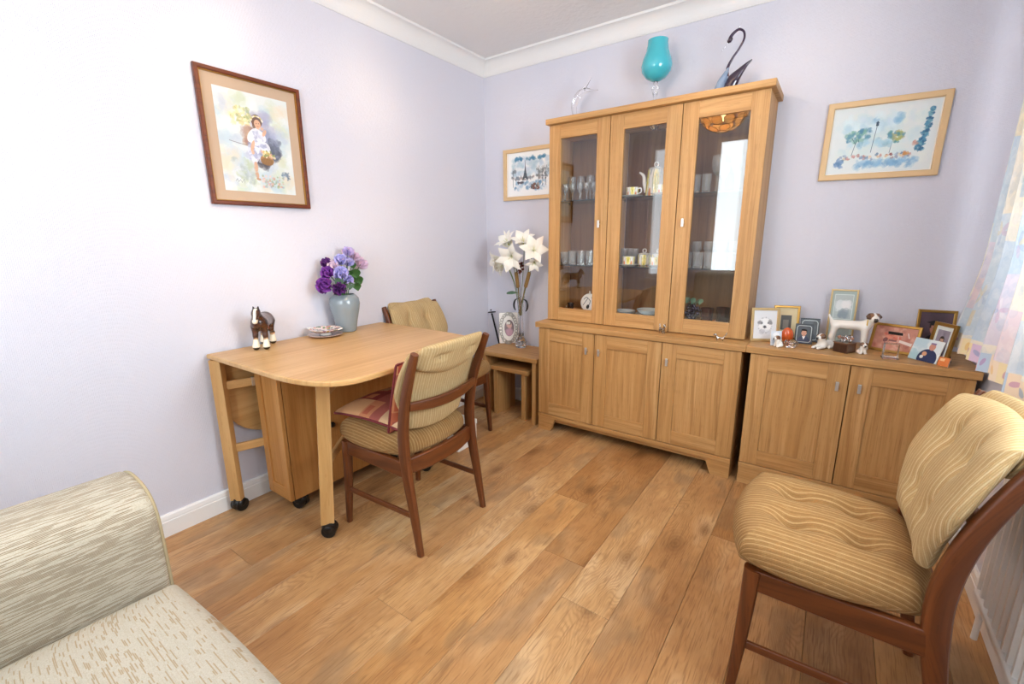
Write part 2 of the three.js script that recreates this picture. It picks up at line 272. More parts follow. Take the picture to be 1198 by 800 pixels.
// ------------------------------------------------------------------ the room
function run(profile, length) { const s = new THREE.Shape(); profile.forEach(([a, b], i) => i ? s.lineTo(a, b) : s.moveTo(a, b)); s.closePath(); return new THREE.ExtrudeGeometry(s, { depth: length, bevelEnabled: false }); }
const alongLeft = g => g, alongBack = g => g.rotateY(-Math.PI / 2).translate(RX, 0, 0), alongRight = g => g.rotateY(Math.PI).translate(RX, 0, RZ), alongRear = g => g.rotateY(Math.PI / 2).translate(0, 0, RZ);
{
  // floor: dark base board, laminate planks on it, each with its own bevelled edges
  const fl = struct('floor', new THREE.BoxGeometry(RX + .3, .05, RZ + .3).translate(RX / 2, -.0345, RZ / 2), std({ color: '#5a3d22', roughness: .9 }));
  const W = .1775, first = .85 - 5 * W, L = 2.0, r = rng(31);
  const joints = { 2: [2.136, 11, 1], 5: [1.707, 1, 6], 6: [1.96, 5, 0], 7: [1.012, 7, 13], 8: [1.405, 2, 1], 9: [1.583, 10, 5], 10: [2.35, 11, 0], 11: [.92, 7, 6] };
  for (let k = 0; k < 17; k++) {
    const x0 = Math.max(0, first + k * W), x1 = Math.min(RX, first + (k + 1) * W); if (x1 - x0 < .01) continue;
    const j = joints[k] ? joints[k][0] : r() * L; const cuts = []; for (let z = j - 2 * L; z < RZ + L; z += L) cuts.push(z);
    for (let i = 0; i < cuts.length - 1; i++) {
      const z0 = Math.max(0, cuts[i]), z1 = Math.min(RZ, cuts[i + 1]); if (z1 - z0 < .02) continue;
      let m = Math.floor(r() * 15); if (joints[k]) { if (Math.abs(z1 - j) < .01) m = joints[k][1]; if (Math.abs(z0 - j) < .01) m = joints[k][2]; }
      const g = lim(x0 + .0004, x1 - .0004, -.0095, 0, z0 + .0004, z1 - .0004, 'z', .0016, 1); part(fl, 'plank', g, M.floor[m % 15]);
    }
  }
  // walls with thickness, the right and rear ones with a window opening
  const t = .14, box = (x0, x1, y0, y1, z0, z1) => lim(x0, x1, y0, y1, z0, z1, 'y', 0);
  struct('wall_left', box(-t, 0, -.06, RH + .1, -t, RZ + t), M.wall);
  struct('wall_back', box(0, RX, -.06, RH + .1, -t, 0), M.wall);
  const a = WIN_RIGHT; struct('wall_right', merge([box(RX, RX + t, -.06, RH + .1, -t, a.z0), box(RX, RX + t, -.06, RH + .1, a.z1, RZ + t), box(RX, RX + t, -.06, a.y0, a.z0, a.z1), box(RX, RX + t, a.y1, RH + .1, a.z0, a.z1)]), M.wall);
  const b = WIN_REAR; const e = WIN_SIDE; struct('wall_rear', merge([box(0, e.x0, -.06, RH + .1, RZ, RZ + t), box(e.x1, b.x0, -.06, RH + .1, RZ, RZ + t), box(e.x0, e.x1, -.06, e.y0, RZ, RZ + t), box(e.x0, e.x1, e.y1, RH + .1, RZ, RZ + t), box(b.x1, RX, -.06, RH + .1, RZ, RZ + t), box(b.x0, b.x1, -.06, b.y0, RZ, RZ + t), box(b.x0, b.x1, b.y1, RH + .1, RZ, RZ + t)]), M.wall);
  struct('ceiling', box(-t, RX + t, RH, RH + .1, -t, RZ + t), M.ceiling);
  // plaster coving and skirting
  const cove = [[0, 2.356], [.006, 2.356], [.006, 2.362]]; for (let i = 0; i <= 10; i++) { const u = i / 10 * Math.PI / 2; cove.push([.008 + .058 * (1 - Math.cos(u)), 2.362 + .075 * Math.sin(u)]); } cove.push([.070, 2.437], [.070, 2.45], [0, 2.45]);
  const sk = [[0, 0], [.016, 0], [.016, .068], [.0135, .0705], [.0135, .078], [.011, .091], [.006, .098], [0, .098]];
  struct('trim_1', alongLeft(run(cove, RZ)), M.trim); struct('trim_2', alongBack(run(cove, RX)), M.trim); struct('trim_3', alongRight(run(cove, RZ)), M.trim); struct('trim_4', alongRear(run(cove, RX)), M.trim);
  struct('baseboard_left', alongLeft(run(sk, RZ)), M.white); struct('baseboard_back', alongBack(run(sk, RX)), M.white); struct('baseboard_right', alongRight(run(sk, RZ)), M.white); struct('baseboard_rear', alongRear(run(sk, RX)), M.white);
  // windows
  const w1 = struct('window_1', merge([ring(b.x0, b.x1, b.y0, b.y1, .05, .06, .004).translate(0, 0, RZ + .05), lim((b.x0 + b.x1) / 2 - .03, (b.x0 + b.x1) / 2 + .03, b.y0, b.y1, RZ + .05, RZ + .11)]), M.white);
  for (const s of [0, 1]) { const x0 = s ? (b.x0 + b.x1) / 2 + .03 : b.x0 + .05, x1 = s ? b.x1 - .05 : (b.x0 + b.x1) / 2 - .03; part(w1, 'pane', sheet(x1 - x0, b.y1 - b.y0 - .1, (x0 + x1) / 2, (b.y0 + b.y1) / 2, RZ + .08), M.pane); }
  part(w1, 'sill', lim(b.x0 - .04, b.x1 + .04, b.y0 - .03, b.y0, RZ - .07, RZ + .05, 'x', .006, 2), M.white);
  const fr = ring(-a.z1, -a.z0, a.y0, a.y1, .05, .06, .004).rotateY(Math.PI / 2).translate(RX + .05, 0, 0);
  const w2 = struct('window_2', merge([fr, lim(RX + .05, RX + .11, a.y0, a.y1, (a.z0 + a.z1) / 2 - .03, (a.z0 + a.z1) / 2 + .03)]), M.white);
  for (const s of [0, 1]) { const z0 = s ? (a.z0 + a.z1) / 2 + .03 : a.z0 + .05, z1 = s ? a.z1 - .05 : (a.z0 + a.z1) / 2 - .03; const g = sheet(z1 - z0, a.y1 - a.y0 - .1).rotateY(Math.PI / 2).translate(RX + .08, (a.y0 + a.y1) / 2, (z0 + z1) / 2); part(w2, 'pane', g, M.pane); }
  part(w2, 'sill', lim(RX - .05, RX + .05, a.y0 - .025, a.y0, a.z0 - .02, a.z1 + .04, 'z', .006, 2), M.white);
  const w3 = struct('window_3', ring(e.x0, e.x1, e.y0, e.y1, .05, .06, .004).translate(0, 0, RZ + .05), M.white);
  part(w3, 'pane', sheet(e.x1 - e.x0 - .1, e.y1 - e.y0 - .1, (e.x0 + e.x1) / 2, (e.y0 + e.y1) / 2, RZ + .08), M.pane); part(w3, 'sill', lim(e.x0 - .04, e.x1 + .04, e.y0 - .03, e.y0, RZ - .06, RZ + .05, 'x', .006, 2), M.white);
}

// ------------------------------------------------------------------ oak cabinets
function shaker(parent, x0, x1, y0, y1, z, o) {
  const sw = o.sw || .077, d = new THREE.Group(); d.name = 'door'; parent.add(d); const T0 = .018;
  for (const [a, b] of [[x0, x0 + sw], [x1 - sw, x1]]) part(d, 'stile', lim(a, b, y0, y1, z - T0, z, 'y', .0015), M.oak);
  for (const [a, b] of [[y0, y0 + o.rail], [y1 - o.rail, y1]]) part(d, 'rail', lim(x0 + sw, x1 - sw, a, b, z - T0, z - .0003, 'x', .0015), M.oak);
  if (o.glass) { const m = part(d, 'glass_pane', sheet(x1 - x0 - 2 * sw, y1 - y0 - 2 * o.rail, (x0 + x1) / 2, (y0 + y1) / 2, z - .011), M.doorGlass); }
  else part(d, 'panel', lim(x0 + sw, x1 - sw, y0 + o.rail, y1 - o.rail, z - .017, z - .0075, 'y', .0005), M.oak);
  if (o.handle) { const [hx, hy] = o.handle; part(d, 'handle', merge([rbox(.013, .042, .007, hx, hy, z + .0185, 'y', .002, 2), rbox(.009, .008, .016, hx, hy, z + .008, 'y', .001)]), M.satin); }
  return d;
}
M.satin = std({ color: '#d9d7d2', roughness: .35, metalness: .8 });
function lowUnit(g, x0, x1, doorGaps, handles, wx0, wx1) {
  // worktop, carcass, doors, strip and feet; group at the floor, x and z are world offsets
  part(g, 'worktop', lim(wx0, wx1, .689, .7217, .004, .396, 'x', .003, 2), M.oak);
  part(g, 'side_panel', lim(x0, x0 + .018, .113, .689, .018, .364), M.oak); part(g, 'side_panel', lim(x1 - .018, x1, .113, .689, .018, .364), M.oak);
  part(g, 'back_panel', lim(x0 + .018, x1 - .018, .113, .689, .018, .024), M.oakDark); part(g, 'base_board', lim(x0 + .018, x1 - .018, .113, .131, .024, .362, 'x'), M.oakDark);
  part(g, 'plinth_strip', lim(x0 - .001, x1 + .001, .088, .1125, .018, .388, 'x', .002), M.oak);
  part(g, 'apron_rail', lim(x0 + .02, x1 - .02, .058, .088, .345, .36, 'x', .001), M.oak);
  const foot = (a, s) => { const sh = new THREE.Shape(); sh.moveTo(a, 0); sh.lineTo(a + s * .092, 0); sh.lineTo(a + s * .125, .088); sh.lineTo(a, .088); sh.closePath(); return sh; };
  for (const [a, s] of [[x0, 1], [x1, -1]]) { part(g, 'foot', uvBox(cut(foot(a, s), .022, .001).translate(0, 0, .362), 'x'), M.oak); part(g, 'foot', lim(Math.min(a, a + s * .02), Math.max(a, a + s * .02), 0, .088, .024, .361, 'z'), M.oak); }
  const e = [x0, ...doorGaps, x1]; for (let i = 0; i < e.length - 1; i++) shaker(g, e[i] + (i ? .002 : 0), e[i + 1] - (i < e.length - 2 ? .002 : 0), .116, .685, .384, { rail: .078, handle: handles[i] });
}
const dresser = thing('sideboard', 'three-door oak sideboard carrying the glazed display cabinet', 'sideboard');
lowUnit(dresser, .7145, 1.886, [1.1, 1.4975], [[1.054, .58], [1.135, .58], [1.531, .583]], .693, 1.904);
const sideR = thing('sideboard', 'two-door oak sideboard crowded with photo frames and dog ornaments', 'sideboard');
lowUnit(sideR, 1.926, 2.712, [2.319], [[2.28, .587], [2.359, .589]], 1.905, 2.724);
const SH = [1.4625, 1.0745], pinG = new THREE.CylinderGeometry(.004, .004, .012, 8).rotateZ(Math.PI / 2);
const display = thing('display_cabinet', 'tall oak display cabinet with three glazed doors and glass shelves', 'cabinet');
{
  const g = display, y0 = .7222, y1 = 1.893, x0 = .714, x1 = 1.877, D = [1.1035, 1.4905];
  part(g, 'side_panel', lim(x0, x0 + .018, y0, y1, .004, .256), M.oak); part(g, 'side_panel', lim(x1 - .018, x1, y0, y1, .004, .256), M.oak);
  for (const d of D) part(g, 'divider', lim(d - .008, d + .008, y0 + .05, y1 - .05, .014, .25), M.oak);
  part(g, 'bottom_board', lim(x0 + .018, x1 - .018, y0, y0 + .05, .004, .254, 'x'), M.oak); part(g, 'top_board', lim(x0 + .018, x1 - .018, y1 - .05, y1, .004, .254, 'x'), M.oak);
  part(g, 'crown', lim(.704, 1.8975, 1.893, 1.9236, .003, .308, 'x', .003, 2), M.oak);
  const e = [x0, ...D, x1];
  for (let i = 0; i < 3; i++) {
    const a = i ? e[i] + .008 : x0 + .018, b = i < 2 ? e[i + 1] - .008 : x1 - .018;
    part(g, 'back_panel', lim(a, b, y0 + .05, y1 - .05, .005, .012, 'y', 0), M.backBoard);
    for (const y of SH) part(g, 'glass_shelf', lim(a + .001, b - .001, y - .006, y, .0135, .24, 'x', .0012), M.shelf);
    for (const y of SH) for (const [x, z] of [[a, .05], [a, .2], [b, .05], [b, .2]]) part(g, 'shelf_pin', pinG, M.chrome, [x + (x === a ? .005 : -.005), y - .0105, z]);
    shaker(g, e[i] + (i ? .002 : 0), e[i + 1] - (i < 2 ? .002 : 0), y0 + .004, y1 - .001, .276, { rail: .079, glass: true, handle: [[1.057, 1.317], null, [1.531, 1.312]][i] });
    if (i === 1) part(g, 'spot_light', lathe([[0, -.026], [.012, -.024], [.022, -.014], [.026, -.002], [.026, 0], [0, 0]], 20), M.chrome, [(a + b) / 2, y1 - .0505, .13]);
  }
}

// ------------------------------------------------------------------ nest of tables
{
  const n1 = thing('nesting_table', 'larger oak nesting table holding the lily vase and white frame', 'table', [0, 0, 0], 0, 'nest of oak tables');
  part(n1, 'table_top', lim(.195, .690, .437, .465, .05, .372, 'x', .002), M.oak);
  for (const [a, b] of [[.225, .255], [.645, .675]]) part(n1, 'leg_panel', lim(a, b, 0, .4365, .058, .358), M.oak);
  part(n1, 'back_rail', lim(.2555, .6445, .36, .4365, .06, .078, 'x'), M.oak);
  const n2 = thing('nesting_table', 'smaller oak nesting table tucked under the larger one', 'table', [0, 0, 0], 0, 'nest of oak tables');
  part(n2, 'table_top', lim(.285, .61, .337, .365, .10, .36, 'x', .002), M.oak);
  for (const [a, b] of [[.306, .336], [.545, .575]]) part(n2, 'leg_panel', lim(a, b, 0, .3365, .11, .338), M.oak);
  part(n2, 'back_rail', lim(.3365, .5445, .27, .3365, .112, .128, 'x'), M.oak);
}

// ------------------------------------------------------------------ drop-leaf table
const TT = .755;
{
  const g = thing('drop_leaf_table', 'light oak drop-leaf table on black castors against the left wall', 'table');
  const s = new THREE.Shape(); // top outline in x, -z
  const X1 = .873, Z0 = 1.06, Z1 = 2.003, r = .15;
  s.moveTo(.018, -Z1); s.lineTo(X1 - .32, -Z1 + .005); s.bezierCurveTo(X1 - .09, -Z1 + .01, X1, -Z1 + .07, X1, -Z1 + .20); s.lineTo(X1, -Z0 - .2); s.bezierCurveTo(X1, -Z0 - .07, X1 - .09, -Z0 - .01, X1 - .32, -Z0 - .005); s.lineTo(.018, -Z0); s.closePath();
  const top = cut(s, .022, .006, 4, 24).rotateX(-Math.PI / 2).translate(0, TT - .022, 0); part(g, 'table_top', uvBox(top, 'z'), M.table);
  // the leaf that hangs down on the wall side
  const L = new THREE.Shape(); L.moveTo(-1.985, TT - .024); L.lineTo(-1.985, .60); L.bezierCurveTo(-1.985, .42, -1.90, .335, -1.74, .33); L.lineTo(-1.30, .33); L.bezierCurveTo(-1.15, .335, -1.08, .42, -1.08, .60); L.lineTo(-1.08, TT - .024); L.closePath();
  part(g, 'hanging_leaf', uvBox(cut(L, .018, .004, 2, 12).rotateY(Math.PI / 2).translate(.022, 0, 0), 'z'), M.table);
  // cupboard body between the leaves, with a shaker end door
  const bx0 = .105, bx1 = .298, bz0 = 1.20, bz1 = 1.858, by0 = .06, by1 = TT - .0225;
  part(g, 'body', lim(bx0, bx1, by0, by1, bz0, bz1 - .021, 'y', .0015), M.tableBody = std({ map: T.tableOak, color: '#eed8b8', roughness: .5 }));
  const d = new THREE.Group(); d.name = 'end_door'; g.add(d);
  part(d, 'panel', lim(bx0 + .045, bx1 - .045, by0 + .06, by1 - .06, bz1 - .018, bz1 - .007), M.tableBody);
  for (const [a, b] of [[bx0, bx0 + .045], [bx1 - .045, bx1]]) part(d, 'stile', lim(a, b, by0, by1 - .006, bz1 - .018, bz1), M.tableBody);
  for (const [a, b] of [[by0, by0 + .06], [by1 - .066, by1 - .006]]) part(d, 'rail', lim(bx0 + .045, bx1 - .045, a, b, bz1 - .018, bz1 - .0003, 'x'), M.tableBody);
  const caster = (x, z, turn) => {
    const c = part(g, 'castor', merge([new THREE.CylinderGeometry(.024, .024, .016, 20).rotateX(Math.PI / 2).translate(.006, .024, -.0105), new THREE.CylinderGeometry(.024, .024, .016, 20).rotateX(Math.PI / 2).translate(.006, .024, .0105), new THREE.SphereGeometry(.0235, 18, 14).scale(1.05, .92, 1).translate(.004, .031, 0), new THREE.CylinderGeometry(.008, .012, .012, 12).translate(-.006, .048, 0)]), M.black, [x, 0, z], [0, turn, 0]); c.scale.setScalar(1.25); return c;
  };
  // gate legs: [foot, head, hinge on the body]
  const gate = (f, h, hinge, t, sw, sd) => {
    part(g, 'gate_leg', loft([[f[0], .058, f[1]], [h[0], TT - .024, h[1]]], [[sw, sd], [sw, sd]], V(Math.sin(t), 0, Math.cos(t)), { sub: 2, e: 12 }), M.table);
    const at = y => { const k = (y - .045) / (TT - .069); return [f[0] + (h[0] - f[0]) * k, y, f[1] + (h[1] - f[1]) * k]; };
    for (const y of [.61, .31]) part(g, 'gate_rail', loft([at(y), [hinge[0], y, hinge[1]]], [[.008, .019], [.008, .019]], V(hinge[1] - at(y)[2], 0, at(y)[0] - hinge[0]).normalize(), { sub: 1, e: 12 }), M.table);
    caster(f[0], f[1], t + 1.2);
  };
  gate([.058, 1.985], [.060, 1.985], [.107, 1.842], .6, .017, .025); gate([.572, 1.852], [.548, 1.79], [.306, 1.52], -.5, .027, .016); gate([.515, 1.205], [.52, 1.21], [.306, 1.40], 2.4, .017, .025);
  part(g, 'hinge_plate', rbox(.02, .04, .012, .1, .61, 1.866, 'y', .002), M.satin);
  part(g, 'door_catch', lathe([[0, 0], [.012, 0], [.014, .006], [.012, .014], [0, .016]], 16).rotateZ(-Math.PI / 2), M.black, [.2985, .36, 1.62]);
  caster(.262, 1.80, .3); caster(.14, 1.79, 1.0); caster(.262, 1.25, .8); caster(.14, 1.25, 2);
}

// ------------------------------------------------------------------ dining chairs (made facing -x, origin at floor centre)
function dent2(list, depth, sg) { return (s, t) => { let d = 0; for (const [a, b] of list) { const q = ((s - a) ** 2 + (t - b) ** 2); d += depth * Math.exp(-q / sg); } return d; }; }
function makeChair(label, pos, turn) {
  const g = thing('dining_chair', label, 'chair', pos, turn, 'teak dining chairs with ribbed gold upholstery');
  const Zs = V(0, 0, 1);
  for (const s of [1, -1]) part(g, 'leg', loft([[-.212, 0, s * .214], [-.2, .2, s * .208], [-.192, .395, s * .203]], [[.011, .012], [.016, .017], [.019, .021]], Zs, { e: 3.2 }), M.teak);
  for (const s of [1, -1]) part(g, 'leg', loft([[.222, 0, s * .205], [.196, .17, s * .203], [.163, .38, s * .201], [.160, .5, s * .201], [.182, .63, s * .204], [.222, .75, s * .208], [.257, .838, s * .211]], [[.012, .013], [.014, .018], [.0145, .026], [.0145, .025], [.0145, .021], [.014, .018], [.0125, .014]], Zs, { e: 3.2 }), M.teak);
  for (const s of [1, -1]) part(g, 'side_rail', loft([[-.185, .368, s * .205], [.16, .358, s * .203]], [[.011, .03], [.011, .034]], Zs, { e: 8, sub: 3 }), M.teak);
  part(g, 'front_rail', lim(-.204, -.184, .335, .392, -.19, .19, 'z', .003), M.teak);
  part(g, 'rear_rail', loft([[.158, .366, -.19], [.178, .366, -.1], [.184, .366, 0], [.178, .366, .1], [.158, .366, .19]], [[.032, .011], [.036, .011], [.036, .011], [.036, .011], [.032, .011]], V(0, 1, 0), { e: 6 }), M.teak);
  for (const s of [1, -1]) part(g, 'stretcher', loft([[-.2, .165, s * .209], [.196, .165, s * .203]], [[.006, .012], [.006, .012]], Zs, { e: 4, sub: 2 }), M.teak);
  part(g, 'back_rail', loft([[.196, .622, -.195], [.212, .612, -.1], [.218, .608, 0], [.212, .612, .1], [.196, .622, .195]], [[.017, .008], [.022, .009], [.023, .009], [.022, .009], [.017, .008]], V(0, 1, 0), { e: 4 }), M.teak);
  // seat pad: three soft lanes pinned by four buttons
  const bt = [[-.36, -.32], [-.36, .32], [.34, -.32], [.34, .32]], b1 = dent2(bt, .036, .028);
  const lane = (s, t) => b1(s, t) + .026 * (Math.exp(-((Math.abs(t) - .33) ** 2) / .008)) * sm(1, .6, Math.abs(s)) * (.6 + .4 * Math.cos(s * 4));
  const seat = part(g, 'seat', pillow({ hx: .222, hz: .25, up: .076, dn: .036, a: .62, pw: 4.5, N: 64, dent: lane, shape: (x, y, z, s) => [x - .044, y + .422 - .006 * s, z * (1 - .075 * (s + 1) / 2 * 1.6)] }), M.seat);
  for (const [s, t] of bt) part(seat, 'button', new THREE.SphereGeometry(.0075, 10, 8).scale(1, .45, 1).translate(s * .222 * .98 - .048, .4535 - .006 * s, t * .25 * (1 - .075 * (s + 1) / 2 * 1.6)), M.seat);
  // back pad: follows the bent posts, straight top, rounded lower corners, two lanes
  const py = [.50, .58, .66, .74, .80, .85], px = [.128, .137, .156, .184, .208, .232];
  const cx = y => { for (let i = 0; i < 5; i++) if (y <= py[i + 1] || i === 4) { const f = (y - py[i]) / (py[i + 1] - py[i]); return px[i] + (px[i + 1] - px[i]) * f; } };
  const lb = [[-.42, -.34], [-.42, .34], [.42, -.34], [.42, .34]], db = dent2(lb, .02, .03);
  const lane2 = (s, t) => db(s, t) + .015 * Math.exp(-((Math.abs(t) - .34) ** 2) / .009) * sm(1, .55, Math.abs(s));
  const wrap = (x, y, z, s, t) => { const Y = .668 + x, low = sm(.15, -1.05, s); const w = 1 - .24 * low; const zz = z * w, bow = .026 * (1 - (zz / .2) ** 2); return [cx(Y) + bow - y - .002, Y, zz]; };
  const back = part(g, 'backrest', pillow({ hx: .184, hz: .222, up: .04, dn: .018, a: .42, pw: 4.5, N: 56, dent: lane2, shape: wrap }), M.backPad);
  // top of the pad rolled over to the rear, with two buttons
  const rb = [[.05, -.45], [.05, .45]], dr = dent2(rb, .016, .02);
  part(g, 'head_roll', pillow({ hx: .056, hz: .192, up: .03, dn: .012, a: .5, pw: 3.5, N: 40, dent: (s, t) => dr(s, t), shape: (x, y, z, s, t) => { const sag = -.028 * (1 - t * t) * (s < 0 ? 1 : .2); const Y = .808 + x + sag * sm(1, -1, s); return [cx(Y) + .026 * (1 - (z / .2) ** 2) + .016 + y, Y, z]; } }), M.backPad);
  for (const [s, t] of rb) part(back, 'button', new THREE.SphereGeometry(.007, 10, 8).scale(.5, 1, 1).translate(cx(.805) + .018 + .026 * (1 - (t * .96) ** 2) + .012, .800, t * .192), M.backPad);
  return g;
}
const chair1 = makeChair('dining chair at the table with two red patchwork cushions on it', [.768, 0, 1.521], 0);
const chair2 = copyOf(chair1, [.262, 0, .812], Math.PI, 'dining chair backed to the left wall behind the table\u2019s far end');
const chair3 = copyOf(chair1, [2.315, 0, 1.392], 0, 'empty dining chair nearest the camera, in front of the white radiator');
chair3.rotation.y = 0.03; chair1.rotation.y = 0.03;

// patchwork cushions
const patch = (seed) => canvasTex(512, 512, (c, w, h) => {
  const r = rng(seed), cols = ['#8f3a35', '#c0684a', '#cf8a60', '#7c2a2c', '#d9a878', '#b0503c', '#a75a4e', '#d3b089', '#c4774f'];
  c.fillStyle = '#a9574a'; c.fillRect(0, 0, w, h); let y = 0;
  while (y < h) { const hh = 70 + r() * 80; let x = 0; while (x < w) { const ww = 60 + r() * 120; c.fillStyle = cols[Math.floor(r() * cols.length)]; c.fillRect(x, y, ww, hh); if (r() > .5) { c.fillStyle = cols[Math.floor(r() * cols.length)]; c.fillRect(x + 12, y + 14, ww * .5, hh * .5); } x += ww; } y += hh; }
  c.fillStyle = '#7b2027'; c.beginPath(); c.arc(w * .82, h * .86, 70, 0, 7); c.fill();
  for (let i = 0; i < 9000; i++) { c.fillStyle = r() > .5 ? 'rgba(255,220,180,.06)' : 'rgba(60,10,10,.06)'; c.fillRect(r() * w, r() * h, 1 + r() * 6, 1); }
});
function cushion(label, seed, pos, rot, half, thick, droop = 0) {
  const g = thing('patchwork_cushion', label, 'cushion', pos, 0, 'red patchwork cushions'); g.rotation.set(...rot);
  const geo = pillow({ hx: half, hz: half, up: thick, dn: thick * .8, a: .12, pw: 2.2, N: 40, shape: (x, y, z) => [x, y - droop * (x * x + z * z) / (half * half), z] }); const uv = geo.attributes.uv, p = geo.attributes.position; for (let i = 0; i < uv.count; i++) uv.setXY(i, p.getX(i) / half / 2 + .5, p.getZ(i) / half / 2 + .5);
  const b = part(g, 'cover', geo, std({ map: patch(seed), roughness: .85, bumpMap: T.weave, bumpScale: .0004 }));
  const pts = []; for (let k = 0; k < 48; k++) { const q = k / 48 * 4, e = Math.floor(q), f = (q - e) * 2 - 1; let s = e === 0 ? f : e === 1 ? 1 : e === 2 ? -f : -1, t = e === 0 ? -1 : e === 1 ? f : e === 2 ? 1 : -f; { const X = s * Math.sqrt(1 - .12 * t * t / 2) * half, Z = t * Math.sqrt(1 - .12 * s * s / 2) * half; pts.push([X, -droop * (X * X + Z * Z) / (half * half), Z]); } }
  part(g, 'piping', tube(pts, .005, 160, 8, true), std({ color: '#7a2b30', roughness: .7 })); return g;
}
cushion('red patchwork cushion lying flat on the chair seat', 3, [.685, .534, 1.52], [0, .06, .02], .2, .034, .016);
cushion('red patchwork cushion standing upright against the chair back', 9, [.868, .63, 1.56], [0, .03, 1.33], .152, .036);

// ------------------------------------------------------------------ sofa (foreground, lower left)
{
  const g = thing('sofa', 'cream flecked fabric sofa with rounded arm in the lower left', 'sofa');
  const armShape = (x0, x1) => { const s = new THREE.Shape(); s.moveTo(x0, .06); s.lineTo(x0, .5); s.bezierCurveTo(x0, .60, x0 + .09, .632, (x0 + x1) / 2 + .01, .632); s.bezierCurveTo(x1 - .03, .632, x1, .59, x1, .52); s.lineTo(x1, .06); s.closePath(); return s; };
  const arm = (x0, x1) => { const e = cut(armShape(x0, x1), .92, .022, 5, 20).translate(0, 0, 2.475); const gg = flat(e), p = gg.attributes.position, uv = gg.attributes.uv, nn = gg.attributes.normal; for (let i = 0; i < p.count; i++) { const Z = Math.abs(nn.getZ(i)) > .75; uv.setXY(i, Z ? p.getX(i) : p.getZ(i), Math.abs(nn.getY(i)) > .7 && !Z ? -p.getX(i) * .9 + 1.2 : p.getY(i)); } return gg; };
  const a1 = part(g, 'arm', arm(.585, .903), M.sofaArm); const a2 = part(g, 'arm', arm(1.755, 2.06), M.sofaArm);
  const pipe = (x0, x1) => { const pts = []; armShape(x0 + .008, x1 - .008).getSpacedPoints(120).forEach(p => { if (p.y > .05) pts.push([p.x, p.y - .006, 2.479]); }); return tube(pts, .0045, 140, 8); };
  part(a1, 'piping', pipe(.585, .903), M.piping); part(a2, 'piping', pipe(1.755, 2.06), M.piping);
  part(g, 'base', lim(.9035, 1.7545, .06, .27, 2.50, 3.38, 'x', .015, 3), M.sofa);
  part(g, 'backrest', lim(.9035, 1.7545, .27, .86, 3.18, 3.395, 'x', .05, 4), M.sofa);
  for (const [x, z] of [[.65, 2.54], [2.0, 2.54], [.65, 3.33], [2.0, 3.33]]) part(g, 'foot', new THREE.CylinderGeometry(.024, .018, .06, 14).translate(x, .03, z), M.teak);
  const c = thing('seat_cushion', 'cream flecked seat cushion on the sofa beside its arm', 'cushion', [1.33, .345, 2.815]);
  const cg = pillow({ hx: .415, hz: .357, up: .085, dn: .07, a: .16, pw: 7, N: 56 }); { const uv = cg.attributes.uv, p = cg.attributes.position; for (let i = 0; i < uv.count; i++) uv.setXY(i, p.getZ(i) - p.getY(i) * .8, p.getX(i)); }
  part(c, 'cover', cg, M.sofa);
  const pts = []; for (let k = 0; k < 64; k++) { const q = k / 64 * 4, e = Math.floor(q), f = (q - e) * 2 - 1; const s = e === 0 ? f : e === 1 ? 1 : e === 2 ? -f : -1, t = e === 0 ? -1 : e === 1 ? f : e === 2 ? 1 : -f; pts.push([s * Math.sqrt(1 - .08 * t * t) * .415, .004, t * Math.sqrt(1 - .08 * s * s) * .357]); }
  part(c, 'piping', tube(pts, .0045, 220, 8, true), M.piping);
}

// ------------------------------------------------------------------ radiator and curtain on the right wall
{
  const g = thing('radiator', 'white ribbed panel radiator on the right wall below the window', 'radiator');
  const z0 = 1.055, z1 = 2.32, y0 = .185, y1 = .74; const s = new THREE.Shape(); const n = 30; s.moveTo(-z0, 0);
  // plan section of the pressed panel: shallow flutes
  s.lineTo(-z0, .03); for (let i = 0; i < n; i++) { const a = z0 + (z1 - z0) * i / n, w = (z1 - z0) / n; s.lineTo(-(a + w * .12), .03); s.lineTo(-(a + w * .27), .017); s.lineTo(-(a + w * .73), .017); s.lineTo(-(a + w * .88), .03); } s.lineTo(-z1, .03); s.lineTo(-z1, 0); s.closePath();
  const panel = new THREE.ExtrudeGeometry(s, { depth: y1 - y0 - .05, bevelEnabled: false }).rotateX(-Math.PI / 2).rotateY(Math.PI / 2); panel.computeBoundingBox(); const bb = panel.boundingBox; panel.translate(2.668 - bb.min.x, y0 + .025 - bb.min.y, z0 - bb.min.z);
  part(g, 'panel', panel, M.white);
  part(g, 'lower_rim', lim(2.662, 2.698, y0, y0 + .026, z0 - .002, z1 + .002, 'z', .008, 3), M.white); part(g, 'upper_rim', lim(2.662, 2.698, y1 - .026, y1, z0 - .002, z1 + .002, 'z', .008, 3), M.white);
  for (const z of [1.25, 2.1]) part(g, 'bracket', lim(2.698, 2.744, .3, .62, z, z + .03, 'y', .002), M.steel);
  part(g, 'pipe', tube([[2.705, .21, z0 + .02], [2.705, .205, z0 - .03], [2.705, .17, z0 - .05], [2.705, .1, z0 - .055], [2.705, .0, z0 - .06]], .0085, 30, 10), M.white);
  part(g, 'valve', lathe([[0, 0], [.014, 0], [.017, .01], [.017, .05], [.012, .06], [0, .06]], 16), M.white, [2.705, .205, z0 - .045]);
}
